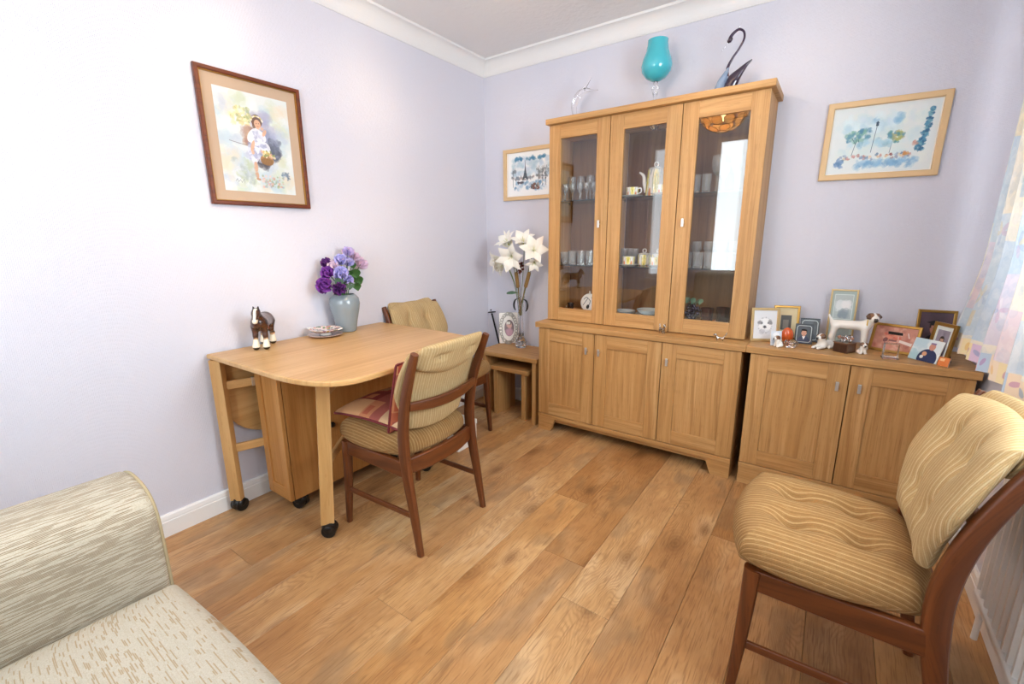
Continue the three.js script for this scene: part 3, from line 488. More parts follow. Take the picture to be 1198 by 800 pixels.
{
  const tex = canvasTex(1024, 1024, (c, w, h) => {
    const r = rng(41), cols = ['#cfe0ee', '#b9d3ea', '#f3edd9', '#efe3c4', '#e9d3dd', '#dcd6ea', '#cddfe6', '#f4efe4', '#d9e6ef', '#c2d9e9'];
    c.fillStyle = '#e6ebee'; c.fillRect(0, 0, w, h); let x = 0;
    while (x < w) { const ww = 60 + r() * 90; let y = -r() * 100; while (y < h) { const hh = 80 + r() * 190; c.fillStyle = cols[Math.floor(r() * cols.length)]; c.fillRect(x, y, ww, hh); 
      if (r() > .45) { c.fillStyle = ['#7f9fd0', '#a86fa6', '#e6bf7a', '#8fb0d6', '#d88fb4', '#c9a9d0'][Math.floor(r() * 6)]; const sx = x + ww * (.15 + r() * .4), sy = y + hh * (.2 + r() * .5); c.globalAlpha = .5; c.fillRect(sx, sy, 20 + r() * 24, 26 + r() * 34); c.globalAlpha = 1; }
      if (r() > .35) { const fx = x + ww * .5, fy = y + hh * .5; c.globalAlpha = .4; for (let k = 0; k < 6; k++) { c.fillStyle = ['#ffffff', '#7f9cc8', '#e8c987', '#c58fb8'][Math.floor(r() * 4)]; c.beginPath(); const a = k / 6 * 6.28 + r(); c.ellipse(fx + Math.cos(a) * 16, fy + Math.sin(a) * 16, 15, 6, a, 0, 7); c.fill(); } c.globalAlpha = 1; }
      y += hh; } x += ww; }
    c.globalAlpha = .3; c.fillStyle = '#dfe9f0'; c.fillRect(0, 0, w, h); for (let i = 0; i < 5200; i++) { c.globalAlpha = .1; c.fillStyle = r() > .5 ? '#ffffff' : '#9db6d4'; c.beginPath(); c.arc(r() * w, r() * h, 2 + r() * 16, 0, 7); c.fill(); } c.globalAlpha = 1;
    // printed border along the hem
    for (let i = 0; i < 26; i++) { c.fillStyle = ['#f1e2b8', '#dcc7e4', '#bcd2ea', '#f0dfc8'][i % 4]; c.fillRect(i * 40, h - 46, 40, 46); c.fillStyle = ['#b06fb4', '#6f93c8', '#e3b25e'][i % 3]; c.globalAlpha = .45; c.beginPath(); c.ellipse(i * 40 + 20, h - 24, 12, 6, i, 0, 7); c.fill(); c.globalAlpha = 1; }
  });
  tex.wrapS = THREE.RepeatWrapping;
  const mat = phys({ map: tex, roughness: .95, transmission: .05, thickness: 0, side: THREE.DoubleSide });
  const g = thing('curtain', 'pale patchwork print curtain hanging at the window on the right', 'curtain');
  const NX = 150, NY = 40, pos = [], uv = [], idx = []; const top = 2.2, bot = .792;
  for (let j = 0; j <= NY; j++) for (let i = 0; i <= NX; i++) {
    const u = i / NX, v = j / NY, y = top + (bot - top) * v; const flare = Math.pow(v, 3); const zl = .40 - .20 * sm(.72, 1, v) - .02 * Math.sin(v * 3), zr = 1.02 + .30 * v; const amp = .012 + .022 * v;
    const ph = u * Math.PI * 2 * 8.5 + .9 * Math.sin(u * 7) + .3 * v; const z = zl + (zr - zl) * u + .008 * Math.sin(ph * 2); pos.push(2.672 - .012 * flare * (1 - u) + amp * Math.sin(ph) * .8, y + .006 * Math.sin(ph * .5) * v, z); uv.push(u * 1.6, 1 - v);
  }
  for (let j = 0; j < NY; j++) for (let i = 0; i < NX; i++) { const a = j * (NX + 1) + i; idx.push(a, a + NX + 1, a + 1, a + 1, a + NX + 1, a + NX + 2); }
  const geo = new THREE.BufferGeometry(); geo.setAttribute('position', new THREE.Float32BufferAttribute(pos, 3)); geo.setAttribute('uv', new THREE.Float32BufferAttribute(uv, 2)); geo.setIndex(idx); geo.computeVertexNormals(); part(g, 'fabric', geo, mat);
  part(g, 'heading_tape', lim(2.66, 2.69, 2.19, 2.24, .39, 1.03, 'z', .006, 2), M.card);
  const p = thing('curtain_pole', 'white curtain pole above the window on the right wall', 'curtain pole'); part(p, 'rod', new THREE.CylinderGeometry(.012, .012, 2.0, 14).rotateX(Math.PI / 2).translate(2.676, 2.254, 1.32), M.white);
  for (const z of [.34, 2.3]) { part(p, 'finial', new THREE.SphereGeometry(.022, 16, 12).translate(2.676, 2.254, z), M.white); part(p, 'bracket', lim(2.68, 2.744, 2.24, 2.262, z + (z < 1 ? .04 : -.05), z + (z < 1 ? .055 : -.035), 'x'), M.white); }
}

// ------------------------------------------------------------------ framed pictures
function wash(c, r, x, y, rad, col, n = 14, al = .12) { c.globalAlpha = Math.min(.85, al * 1.35); c.fillStyle = col; n = Math.ceil(n * 1.6); for (let i = 0; i < n; i++) { c.beginPath(); const a = r() * 6.28, d = rad * Math.sqrt(r()) * .7; c.ellipse(x + Math.cos(a) * d, y + Math.sin(a) * d, rad * (.25 + r() * .5), rad * (.2 + r() * .4), r() * 3, 0, 7); c.fill(); } c.globalAlpha = 1; }
function strokes(c, r, pts, col, w, al = .6) { c.globalAlpha = al; c.strokeStyle = col; c.lineWidth = w; c.lineCap = 'round'; c.beginPath(); pts.forEach(([x, y], i) => i ? c.lineTo(x, y) : c.moveTo(x, y)); c.stroke(); c.globalAlpha = 1; }
const girlTex = canvasTex(600, 800, (c, w, h) => {
  const r = rng(12); c.fillStyle = '#d5dcdb'; c.fillRect(0, 0, w, h);
  for (let i = 0; i < 70; i++) wash(c, r, r() * w, h * (.08 + .9 * r()), 80, ['#b4c8d6', '#c3cfb6', '#d8cdbb', '#b2bed0', '#dfe6e6'][i % 5], 6, .14);
  for (let i = 0; i < 30; i++) wash(c, r, 340 + (r() - .5) * 200, 150 + r() * 360, 60, ['#8f93b5', '#9aa3c0', '#a9a2b8', '#7f88a8'][i % 4], 8, .10);
  for (let i = 0; i < 26; i++) wash(c, r, 190 + (r() - .5) * 150, 140 + r() * 120, 22, ['#e9dfa8', '#f6efcf', '#c9c48a', '#b8bb86', '#e5d3a0'][i % 5], 6, .35);
  wash(c, r, 230, 310, 60, '#a37f74', 16, .16); wash(c, r, 235, 390, 40, '#d9b58a', 10, .2);
  // seated girl in a pale dress with a wreath in her hair, basket of flowers at her knee
  const el = (x, y, a, b, t, col, al = .9) => { c.globalAlpha = al; c.fillStyle = col; c.beginPath(); c.ellipse(x, y, a, b, t, 0, 7); c.fill(); c.globalAlpha = 1; };
  for (let i = 0; i < 20; i++) wash(c, r, 240 + (r() - .5) * 60, 280 + r() * 140, 30, ['#a37f74', '#8f7468', '#c9a98a', '#b89a86'][i % 4], 6, .22);
  for (let i = 0; i < 26; i++) wash(c, r, 430 + (r() - .5) * 110, 360 + r() * 150, 36, ['#6d7686', '#565f70', '#868ea0', '#4d5460'][i % 4], 6, .2);
  for (let i = 0; i < 12; i++) wash(c, r, 330 + (r() - .5) * 80, 520 + r() * 60, 40, '#4d4a52', 5, .2);
  el(318, 212, 46, 52, 0, '#5f4438', .85); el(300, 235, 20, 40, .3, '#6b4c3c', .8); el(322, 236, 27, 36, -.1, '#dcb091'); el(314, 232, 4, 3, 0, '#4a332c'); el(333, 230, 4, 3, 0, '#4a332c'); el(325, 254, 8, 3, 0, '#b06a5e'); el(345, 244, 8, 12, 0, '#d59a80', .5);
  for (let i = 0; i < 13; i++) { const a = Math.PI * (1.05 + i * .075); el(320 + Math.cos(a) * 46, 214 + Math.sin(a) * 40, 8, 7, 0, ['#f4ead2', '#d9c07a', '#b8c08a', '#eddcc8'][i % 4]); }
  el(318, 285, 16, 20, 0, '#d6a888'); el(300, 350, 62, 78, .15, '#dfe1ea'); el(262, 340, 30, 56, .5, '#eef0f4'); el(350, 330, 28, 46, -.5, '#e6e8f0'); el(372, 300, 14, 32, .5, '#d6a98a'); el(358, 268, 13, 13, 0, '#d9b094');
  for (let i = 0; i < 26; i++) wash(c, r, 255 + r() * 100, 300 + r() * 110, 20, ['#b9bed2', '#f4f5f8', '#cdd1e0', '#a5abc4'][i % 4], 4, .3);
  el(300, 450, 86, 70, -.1, '#d3d7e4'); el(350, 430, 60, 60, .4, '#e4e6ee'); el(262, 500, 44, 60, .1, '#c9cede'); for (let i = 0; i < 34; i++) wash(c, r, 235 + r() * 150, 400 + r() * 150, 24, ['#a5abc6', '#f1f2f6', '#bfc5d8', '#8f96b4'][i % 4], 4, .28);
  el(262, 420, 14, 50, .3, '#d6a98a'); el(258, 470, 13, 18, 0, '#d9b094'); el(268, 590, 17, 46, .06, '#cfa182'); el(270, 650, 15, 34, -.1, '#c79878'); el(280, 688, 20, 10, .2, '#b98a6c');
  el(372, 520, 58, 40, .05, '#a87d4c'); el(370, 535, 54, 30, .05, '#8f673c', .8); for (let i = 0; i < 9; i++) strokes(c, r, [[322 + i * 12, 490], [328 + i * 11, 560]], '#6d4c2a', 3, .5); for (let i = 0; i < 46; i++) el(330 + r() * 110, 446 + r() * 52, 7 + r() * 7, 6 + r() * 5, r() * 3, ['#e9d9a8', '#8f9b62', '#f3e6c9', '#d7a890', '#7d8a58', '#e2c070'][i % 6], .8);
  for (let i = 0; i < 60; i++) el(300 + r() * 210, 650 + r() * 100, 6 + r() * 9, 5 + r() * 6, r() * 3, ['#d9a08c', '#e6c3b2', '#a9b88a', '#7f9a74', '#8fa0b4', '#c98876'][i % 6], .55); for (let i = 0; i < 16; i++) el(490 + r() * 60, 610 + r() * 60, 16, 8, r() * 3, ['#5f7486', '#465a70', '#7f93a8'][i % 3], .5);
  for (let i = 0; i < 40; i++) el(150 + r() * 110, 120 + r() * 110, 9 + r() * 9, 8 + r() * 6, r() * 3, ['#e9dfa8', '#f6efcf', '#b8bb86', '#e5d3a0', '#9aa572'][i % 5], .6);
  for (let i = 0; i < 26; i++) wash(c, r, 90 + r() * 170, 540 + r() * 180, 34, ['#b4c2a8', '#c2cdd0', '#a3b2b0'][i % 3], 5, .22); strokes(c, r, [[80, 400], [150, 412], [215, 420]], '#5d5a5a', 5, .6);
  strokes(c, r, [[90, 720], [104, 700], [112, 724], [128, 706], [138, 728], [156, 700], [160, 726]], '#44505a', 3, .6);
});
const parkTex = canvasTex(1000, 720, (c, w, h) => {
  const r = rng(18); c.fillStyle = '#dde5e6'; c.fillRect(0, 0, w, h); for (let i = 0; i < 60; i++) wash(c, r, 100 + r() * 800, 90 + r() * 520, 80, ['#cfe0e6', '#dbe6e2', '#e6ece8', '#c3d8e2'][i % 4], 6, .12);
  for (let i = 0; i < 26; i++) wash(c, r, 380 + (r() - .5) * 520, 120 + r() * 130, 60, ['#cfe2ea', '#b3d2e2', '#dcebf0'][i % 3], 8, .12);
  wash(c, r, 640, 150, 60, '#7fb4d4', 12, .14); wash(c, r, 420, 150, 40, '#8fbcd2', 10, .14);
  for (let i = 0; i < 40; i++) wash(c, r, 260 + (r() - .5) * 220, 250 + r() * 120, 30, ['#5f97a8', '#7fb0a0', '#4f86a2', '#9cc2b8'][i % 4], 6, .22); for (const a of [[260, 350, 230, 520], [275, 350, 300, 420], [255, 400, 210, 330]]) strokes(c, r, [[a[0], a[1]], [a[2], a[3]]], '#3e5f74', 7, .7);
  for (let i = 0; i < 26; i++) wash(c, r, 650 + (r() - .5) * 150, 300 + r() * 110, 28, ['#4f8f94', '#a8b06a', '#5c93b0', '#b8b07c'][i % 4], 6, .28); strokes(c, r, [[610, 400], [600, 520]], '#3e5f74', 6, .7);
  for (let i = 0; i < 60; i++) { const t = r(); wash(c, r, 930 - t * 60 + (r() - .5) * 60 * (.3 + t), 90 + t * 420, 22, ['#2f6f92', '#4f8fb0', '#275f86', '#6fa6b8'][i % 4], 6, .3); } wash(c, r, 830, 430, 34, '#c99a8a', 8, .3);
  for (let i = 0; i < 20; i++) wash(c, r, 380 + (r() - .5) * 420, 380 + r() * 50, 40, ['#a9cfe0', '#c3dde4', '#8fb9c8'][i % 3], 6, .18); strokes(c, r, [[440, 220], [418, 500]], '#2f4f66', 6, .8); c.fillStyle = '#2f4a60'; c.fillRect(428, 185, 26, 34); c.beginPath(); c.moveTo(422, 186); c.lineTo(441, 165); c.lineTo(460, 186); c.fill();
  for (let i = 0; i < 34; i++) wash(c, r, 120 + r() * 700, 520 + r() * 60, 20, ['#c79a92', '#8fa0b8', '#e0c4a0', '#6f8aa6', '#b57f7a'][i % 5], 5, .35); wash(c, r, 760, 540, 30, '#c98a4a', 8, .4); wash(c, r, 620, 540, 20, '#8f5a5a', 8, .4);
  for (let i = 0; i < 30; i++) wash(c, r, 300 + (r()) * 560, 600 + r() * 60, 44, ['#7fb0d4', '#9cc4dc', '#6a9cc6'][i % 3], 6, .16); for (let i = 0; i < 14; i++) wash(c, r, 80 + r() * 60, 560 + r() * 90, 24, ['#5f86b0', '#7f9cc0'][i % 2], 6, .3);
});
const towerTex = canvasTex(900, 760, (c, w, h) => {
  const r = rng(23); c.fillStyle = '#f6f8f8'; c.fillRect(0, 0, w, h); const I = [90, 70, 820, 690];
  for (let i = 0; i < 70; i++) wash(c, r, I[0] + r() * 730, 100 + r() * 300, 60, ['#cfe0ea', '#b8d0de', '#dfe9ee', '#a9c4d6'][i % 4], 8, .12); for (let i = 0; i < 24; i++) wash(c, r, 150 + r() * 620, 105 + (r() - .5) * 40, 34, '#3f7fa0', 8, .16);
  for (let i = 0; i < 40; i++) wash(c, r, I[0] + r() * 730, 420 + r() * 60, 26, ['#8f96a0', '#7f8a98', '#a89c98'][i % 3], 6, .25); for (let i = 0; i < 40; i++) wash(c, r, 130 + r() * 640, 520 + r() * 130, 40, ['#7fa6c4', '#a9c6da', '#5f8fb4', '#dce8ee'][i % 4], 8, .18);
  c.fillStyle = '#3c4650'; c.globalAlpha = .85; c.beginPath(); c.moveTo(346, 130); c.bezierCurveTo(344, 300, 322, 400, 286, 478); c.lineTo(318, 478); c.bezierCurveTo(330, 440, 366, 440, 378, 478); c.lineTo(410, 478); c.bezierCurveTo(374, 400, 354, 300, 350, 130); c.fill(); c.fillRect(318, 372, 60, 9); c.fillRect(304, 430, 88, 10); c.globalAlpha = 1;
  for (const [x, s] of [[620, 1], [690, .8], [760, 1.1], [100, .9]]) { strokes(c, r, [[x, 600], [x - 8, 420], [x + 8, 260]], '#3a3c40', 8 * s, .75); for (let i = 0; i < 14; i++) { const y = 260 + r() * 180; strokes(c, r, [[x, y + 60], [x + (r() - .5) * 110, y - 20]], '#4b4d52', 3, .55); } for (let i = 0; i < 10; i++) wash(c, r, x + (r() - .5) * 90, 300 + r() * 130, 26, '#6f7a80', 5, .14); }
  for (let i = 0; i < 16; i++) wash(c, r, 180 + r() * 120, 530 + (r() - .5) * 30, 18, '#5a5560', 6, .35); for (let i = 0; i < 30; i++) wash(c, r, 460 + r() * 170, 560 + r() * 90, 22, ['#4f4a48', '#8a4a3e', '#6d6460', '#a9a09a'][i % 4], 6, .35);
});
function wallPicture(name, label, w, h, fw, depth, frameMat, mount, tex, iw, ih, pos, rot, inner, iy = 0) {
  const g = thing(name, label, 'picture', pos); g.rotation.set(...rot);
  const f = part(g, 'frame', ring(-w / 2, w / 2, -h / 2, h / 2, fw, depth, .004), frameMat); if (inner) part(f, 'inner_edge', ring(-w / 2 + fw, w / 2 - fw, -h / 2 + fw, h / 2 - fw, .0035, depth * .7, .001), inner);
  part(g, 'mount', rbox(w - 2 * fw, h - 2 * fw, .003, 0, 0, .004, 'y', 0), mount);
  part(g, 'print', sheet(iw, ih, 0, iy, .0062), std({ map: tex, roughness: .5 })); return g;
}
wallPicture('framed_picture', 'brown-framed watercolour of a seated girl, on the left wall', .445, .545, .017, .022, M.mahogany, std({ color: '#bda68f', roughness: .9 }), girlTex, .318, .418, [.0015, 1.662, 1.666], [0, Math.PI / 2, 0], M.gold, -.002);
wallPicture('framed_picture', 'pale wood framed blue park watercolour above the two-door sideboard', .436, .345, .026, .02, M.pine, M.card, parkTex, .375, .285, [2.309, 1.669, .0015], [0, 0, -.016]);
wallPicture('framed_picture', 'pale wood framed tower and river watercolour half behind the cabinet', .45, .346, .026, .02, M.pine, M.card, towerTex, .37, .285, [.402, 1.679, .0015], [0, 0, 0]);

// ------------------------------------------------------------------ ceiling lamp (seen in the cabinet mirror)
{
  const g = thing('ceiling_lamp', 'ceiling lamp with a bowl of amber shell discs, reflected in the cabinet glass', 'lamp', [1.37, 2.105, 1.75]);
  const cap = phys({ color: '#ecc98f', roughness: .5, transmission: .4, thickness: 0, side: THREE.DoubleSide, emissive: new THREE.Color('#ffcf88'), emissiveIntensity: 2.2 });
  part(g, 'ceiling_rose', lathe([[0, 0], [.05, 0], [.05, -.012], [.03, -.028], [0, -.03]], 24), M.chrome, [0, .3445, 0]); part(g, 'stem', new THREE.CylinderGeometry(.006, .006, .24, 10), M.chrome, [0, .21, 0]);
  part(g, 'rim', new THREE.TorusGeometry(.172, .004, 8, 48).rotateX(Math.PI / 2), M.gold, [0, .085, 0]); part(g, 'lamp_holder', new THREE.CylinderGeometry(.018, .018, .05, 14), M.white, [0, .08, 0]);
  for (const [lat, n, off] of [[1.38, 13, 0], [.92, 10, .2], [.46, 5, .1], [0, 1, 0]]) for (let k = 0; k < n; k++) { const a = k / n * Math.PI * 2 + off, rr = .172; const p = V(Math.sin(lat) * Math.cos(a) * rr, .085 - Math.cos(lat) * rr * .9, Math.sin(lat) * Math.sin(a) * rr); const m = part(g, 'shell_disc', new THREE.CylinderGeometry(.035, .035, .0015, 22).rotateX(Math.PI / 2), cap, [p.x, p.y, p.z]); m.lookAt(m.getWorldPosition(V(0, 0, 0)).add(V(p.x, (p.y - .085) * 1.1, p.z))); part(m, 'disc_rim', new THREE.TorusGeometry(.037, .0028, 6, 24), M.bronze); }
  part(g, 'bulb', new THREE.SphereGeometry(.028, 20, 16), std({ color: '#fff3d8', emissive: new THREE.Color('#ffd9a0'), emissiveIntensity: 14 }), [0, .03, 0]);
  const l = new THREE.PointLight(new THREE.Color('#ffd9a8'), 2.5, 0, 2); l.position.set(0, .03, 0); l.castShadow = true; g.add(l);
}

// ------------------------------------------------------------------ things on the drop-leaf table
{
  // shire horse figurine, made facing +x
  const bones = [[-.05, .108, 0, .035, .042, .11, 0, .033], [.042, .108, 0, .032, .06, .112, 0, .029], [-.058, .112, 0, .034, -.05, .105, 0, .034], [.055, .122, 0, .029, .08, .158, 0, .017], [.078, .163, 0, .0155, .090, .154, 0, .014], [.09, .154, 0, .013, .112, .128, 0, .009], [.104, .136, 0, .0095, .113, .126, 0, .0085],
    [.074, .172, .008, .005, .073, .187, .010, .0025], [.074, .172, -.008, .005, .073, .187, -.010, .0025], [-.088, .118, 0, .009, -.099, .09, 0, .008], [-.099, .09, 0, .008, -.1, .06, 0, .005]];
  for (const s of [1, -1]) { bones.push([.052, .095, s * .019, .017, .056, .056, s * .02, .0098], [.056, .056, s * .02, .0092, .058, .026, s * .021, .0092], [.058, .026, s * .021, .0105, .061, .009, s * .021, .0145], [.06, .004, s * .021, .0125, .063, .003, s * .021, .0125]); bones.push([-.06, .1, s * .017, .023, -.05, .068, s * .019, .0135], [-.05, .068, s * .019, .012, -.072, .044, s * .02, .0092], [-.072, .044, s * .02, .0092, -.068, .022, s * .02, .0096], [-.068, .022, s * .02, .0105, -.066, .009, s * .02, .0145], [-.066, .004, s * .02, .0125, -.064, .003, s * .02, .0125]); }
  const n = (x, y, z) => .5 * Math.sin(x * 190 + z * 130) + .5 * Math.sin(y * 210 - x * 90);
  const geo = blob(bones, .0022, .0035, (x, y, z) => { if (y < .004) return '#2a211a'; if (y < .036 + .004 * n(x, y, z)) return '#e9dfc6'; if (y < .05 && y < .044 + .005 * n(x, y, z)) return '#b9936a'; if (x > .082 && y > .12 && Math.abs(z) < .0055 + .002 * n(y, x, z)) return '#f0e6cf'; if (x > .104 && y < .134) return '#e8d9c2'; if (y > .176) return '#1a130f'; if (x < -.086 && y < .118) return '#17110e'; if (Math.abs(z) < .004 && y > .135 && x < .082) return '#1d1410'; return n(x * .6, y, z) > .35 ? '#35211a' : '#4a2a1b'; });
  const h = thing('horse_figurine', 'brown china shire horse with white feet standing on the table', 'figurine', [.091, TT + .0095, 1.785], -Math.atan2(.08, .097));
  part(h, 'body', geo, M.painted);
}
{
  const floral = canvasTex(512, 512, (c, w, h) => { const r = rng(61); c.fillStyle = '#ead9d0'; c.fillRect(0, 0, w, h); for (let i = 0; i < 90; i++) { const a = r() * 6.28, d = 250 * Math.sqrt(r()); wash(c, r, 256 + Math.cos(a) * d, 256 + Math.sin(a) * d, 26, ['#c78a86', '#4a6b52', '#2f3f5a', '#e2b4a6', '#6f8f62', '#c9a24f', '#8a4a5a', '#e9cfc6'][i % 8], 4, .6); } });
  const p = thing('plate', 'round plate under the floral dish on the table', 'plate', [.115, TT + .0005, 1.49]); p.scale.setScalar(.84); const prof = [[0, 0], [.055, 0], [.06, .004], [.098, .013], [.1, .0155], [.097, .016], [.06, .008], [0, .007]];
  part(p, 'dish', lathe(prof, 48), phys({ color: '#cdb4ac', roughness: .2, clearcoat: .5 }));
  const b = thing('footed_dish', 'shallow floral china dish standing on a plate', 'dish', [.115, TT + .0072, 1.49], .5); b.scale.setScalar(.84);
  part(b, 'foot', lathe([[0, 0], [.036, 0], [.03, .012], [.026, .016], [0, .016]], 32), M.china);
  const bw = lathe([[0, .016], [.03, .016], [.07, .024], [.092, .038], [.094, .04], [.09, .04], [.066, .029], [0, .022]], 48); { const uv = bw.attributes.uv, q = bw.attributes.position; for (let i = 0; i < uv.count; i++) uv.setXY(i, .5 + q.getX(i) / .2, .5 + q.getZ(i) / .2); }
  part(b, 'bowl', bw, phys({ map: floral, roughness: .2, clearcoat: .6 }));
  for (const s of [1, -1]) part(b, 'handle', tube([[s * .088, .036, -.015], [s * .104, .04, -.012], [s * .106, .041, .012], [s * .088, .036, .015]], .0035, 18, 8), M.china);
}
function petal(w, l, cup, bend, n = 5) { const g = new THREE.PlaneGeometry(1, 1, n, n), p = g.attributes.position; for (let i = 0; i < p.count; i++) { const u = p.getX(i) * 2, v = p.getY(i) + .5; const ww = w * Math.sqrt(Math.max(0, 1 - (2 * v - 1.05) ** 2 * .92)) * (.35 + .65 * Math.min(1, v * 2)); p.setXYZ(i, u * ww / 2, v * l * Math.cos(bend * v), v * l * Math.sin(bend * v) + cup * u * u * w); } g.computeVertexNormals(); return g; }
function lilyPetal(w, l, n = 8) { const g = new THREE.PlaneGeometry(1, 1, 6, n), p = g.attributes.position; for (let i = 0; i < p.count; i++) { const u = p.getX(i) * 2, v = p.getY(i) + .5, a = .25 + 1.25 * v * v; const ww = w * Math.pow(Math.sin(Math.PI * Math.pow(Math.min(.999, v * .93 + .07), .8)), .8); p.setXYZ(i, u * ww / 2, l * (v - .28 * v * v * v), l * (.16 * v + .42 * v * v * v) - .12 * w * (1 - u * u) * (1 - v) + .06 * w * u * u); } g.computeVertexNormals(); return g; }
function bloomGeo(r, rings) { const out = []; const rr = rng(Math.floor(r * 1e5)); for (const [n, tilt, sc, cup] of rings) for (let k = 0; k < n; k++) out.push(petal(r * sc * 1.1, r * sc, -.35 * cup, .5, 5).rotateX(-(tilt + (rr() - .5) * .2)).translate(0, 0, r * .06).rotateZ(0).applyMatrix4(new THREE.Matrix4().makeRotationY(k / n * 6.283 + sc * 3 + rr() * .3))); return merge(out); }
const ROSE = [[3, .12, .6, 1], [4, .35, .75, 1], [5, .7, .95, .9], [6, 1.1, 1.1, .7]];
const vase1 = [.088, TT + .0005, 1.345];
{
  const v = thing('vase', 'grey ceramic vase on the table holding purple roses', 'vase', vase1);
  part(v, 'body', lathe([[0, 0], [.046, 0], [.05, .004], [.06, .06], [.074, .12], [.0785, .15], [.074, .178], [.06, .195], [.052, .2], [.05, .198], [.056, .188], [.068, .172], [.07, .15], [.054, .06], [.042, .01], [0, .008]], 56), phys({ color: '#87949b', roughness: .22, clearcoat: .7, clearcoatRoughness: .1 }));
  const cols = { lilac: '#c3b3e0', blue: '#b4b0e6', pale: '#e0c9dd', purple: '#7d3a9c', dark: '#5a2470', pink: '#d8bcd6' };
  const spec = [['lilac', .085, 1.164, 1.297, .028, 'pale lilac rose at the very top of the bouquet'], ['blue', .115, 1.124, 1.364, .03, 'bluish lilac rose high in the bouquet, left of centre'], ['blue', .108, 1.112, 1.318, .026, 'bluish lilac rose beside the top green stem'], ['pale', .1, 1.098, 1.398, .028, 'pale pink rose on the bouquet\u2019s left side'], ['blue', .138, 1.060, 1.385, .034, 'largest bluish lilac rose at the front of the bouquet'], ['blue', .142, 1.028, 1.352, .024, 'small bluish lilac rose below the largest one'], ['pink', .072, 1.098, 1.218, .032, 'pale pink rose on the bouquet\u2019s right side'], ['pink', .068, 1.138, 1.25, .026, 'pale pink rose high on the bouquet\u2019s right'], ['dark', .075, 1.115, 1.418, .024, 'dark purple bloom at the upper left of the bouquet'], ['purple', .1, 1.064, 1.428, .032, 'bright purple bloom halfway down the bouquet\u2019s left'], ['purple', .105, 1.008, 1.450, .038, 'large purple bloom drooping over the vase\u2019s left shoulder'], ['dark', .145, .992, 1.405, .03, 'dark purple bloom just above the vase rim']];
  for (const [c, x, y, z, r, label] of spec) {
    const dir = V(x - .088 + .02, (y - 1.0) * .9 + .02, (z - 1.345) + .01).normalize(); const f = thing('artificial_rose', label, 'flower', [x, y, z], 0, 'artificial roses in the grey vase');
    const q = new THREE.Quaternion().setFromUnitVectors(V(0, 1, 0), dir); const mat = phys({ color: cols[c], roughness: .8, side: THREE.DoubleSide }); const b = part(f, 'bloom', bloomGeo(r * 1.45, ROSE), mat); b.quaternion.copy(q);
    const e = V(.088 - x + (x - .088) * .15, .93 - y, 1.345 - z + (z - 1.345) * .15), m = e.clone().multiplyScalar(.5).addScaledVector(dir, -.02).add(V(0, .02, 0)); part(f, 'stem', tube([[0, 0, 0], m.toArray(), e.toArray()], .0022, 14, 6), M.leaf);
    const cal = part(f, 'calyx', new THREE.ConeGeometry(r * .3, r * .5, 8).rotateX(Math.PI), M.leaf); cal.quaternion.copy(q); cal.position.copy(dir.clone().multiplyScalar(-r * .15));
  }
  const lv = [[.12, 1.055, 1.278, .06, 0], [.13, .988, 1.284, .05, 0], [.14, 1.027, 1.423, .05, 1], [.125, 1.06, 1.33, .04, 0], [.115, 1.02, 1.25, .05, 0], [.15, 1.0, 1.35, .045, 1], [.1, 1.1, 1.28, .04, 0], [.06, 1.02, 1.24, .05, 0], [.12, 1.01, 1.38, .05, 1]];
  const spray = thing('leaf_spray', 'green leaves filling the purple rose bouquet', 'leaves', [.088, .93, 1.345]); part(spray, 'stem', tube([[0, 0, 0], [.01, .06, -.01], [.02, .13, -.02]], .002, 12, 6), M.leaf);
  for (const [x, y, z, s, d] of lv) { const m = part(spray, 'leaf', petal(s * .9, s, .12, .5, 6), d ? M.leafDark : M.leaf, [x - .088, y - .93 - s * .4, z - 1.345]); m.rotation.set(-.2 + (x - .1) * 3, 1.0 + (z - 1.33) * 3, (1.33 - z) * 5); }
}

// ------------------------------------------------------------------ things on the nest of tables
{
  const N = .4655;
  const white = phys({ color: '#efede8', roughness: .3, clearcoat: .4 });
  const f = thing('ornate_framed_photo', 'white ornate photo frame with oval opening on the nest table', 'photo frame', [.262, N, .088], Math.atan2(.087, .106)); f.rotation.order = 'YXZ'; f.rotation.x = -.1;
  const s = rectShape(-.07, .07, .004, .235, .012); const hole = new THREE.Path(); hole.absellipse(.006, .118, .036, .062, 0, 6.283); s.holes.push(hole); part(f, 'frame', cut(s, .012, .003, 2, 24), white);
  const silver = std({ color: '#b5b3ad', metalness: .7, roughness: .35 }); const r = rng(8); for (let k = 0; k < 30; k++) { const a = k / 30 * 6.283; part(f, 'scroll', new THREE.TorusGeometry(.008 + r() * .006, .0036, 6, 12), silver, [Math.cos(a) * .06, .118 + Math.sin(a) * .108, .013]); }
  part(f, 'picture', new THREE.CircleGeometry(1, 32).scale(.036, .062, 1), std({ map: canvasTex(256, 400, (c, w, h) => { const q = rng(4); c.fillStyle = '#8f7f84'; c.fillRect(0, 0, w, h); wash(c, q, 128, 130, 70, '#d9b0a8', 20, .4); wash(c, q, 128, 300, 90, '#c9a0b0', 20, .4); wash(c, q, 120, 60, 60, '#5a4a48', 14, .3); }), roughness: .4 }), [.006, .118, .004]);
  part(f, 'strut', rbox(.03, .16, .004, 0, .085, -.03, 'y', .001), white, [0, 0, 0], [.22, 0, 0]);
}
const lv0 = [.405, .4655, .135];
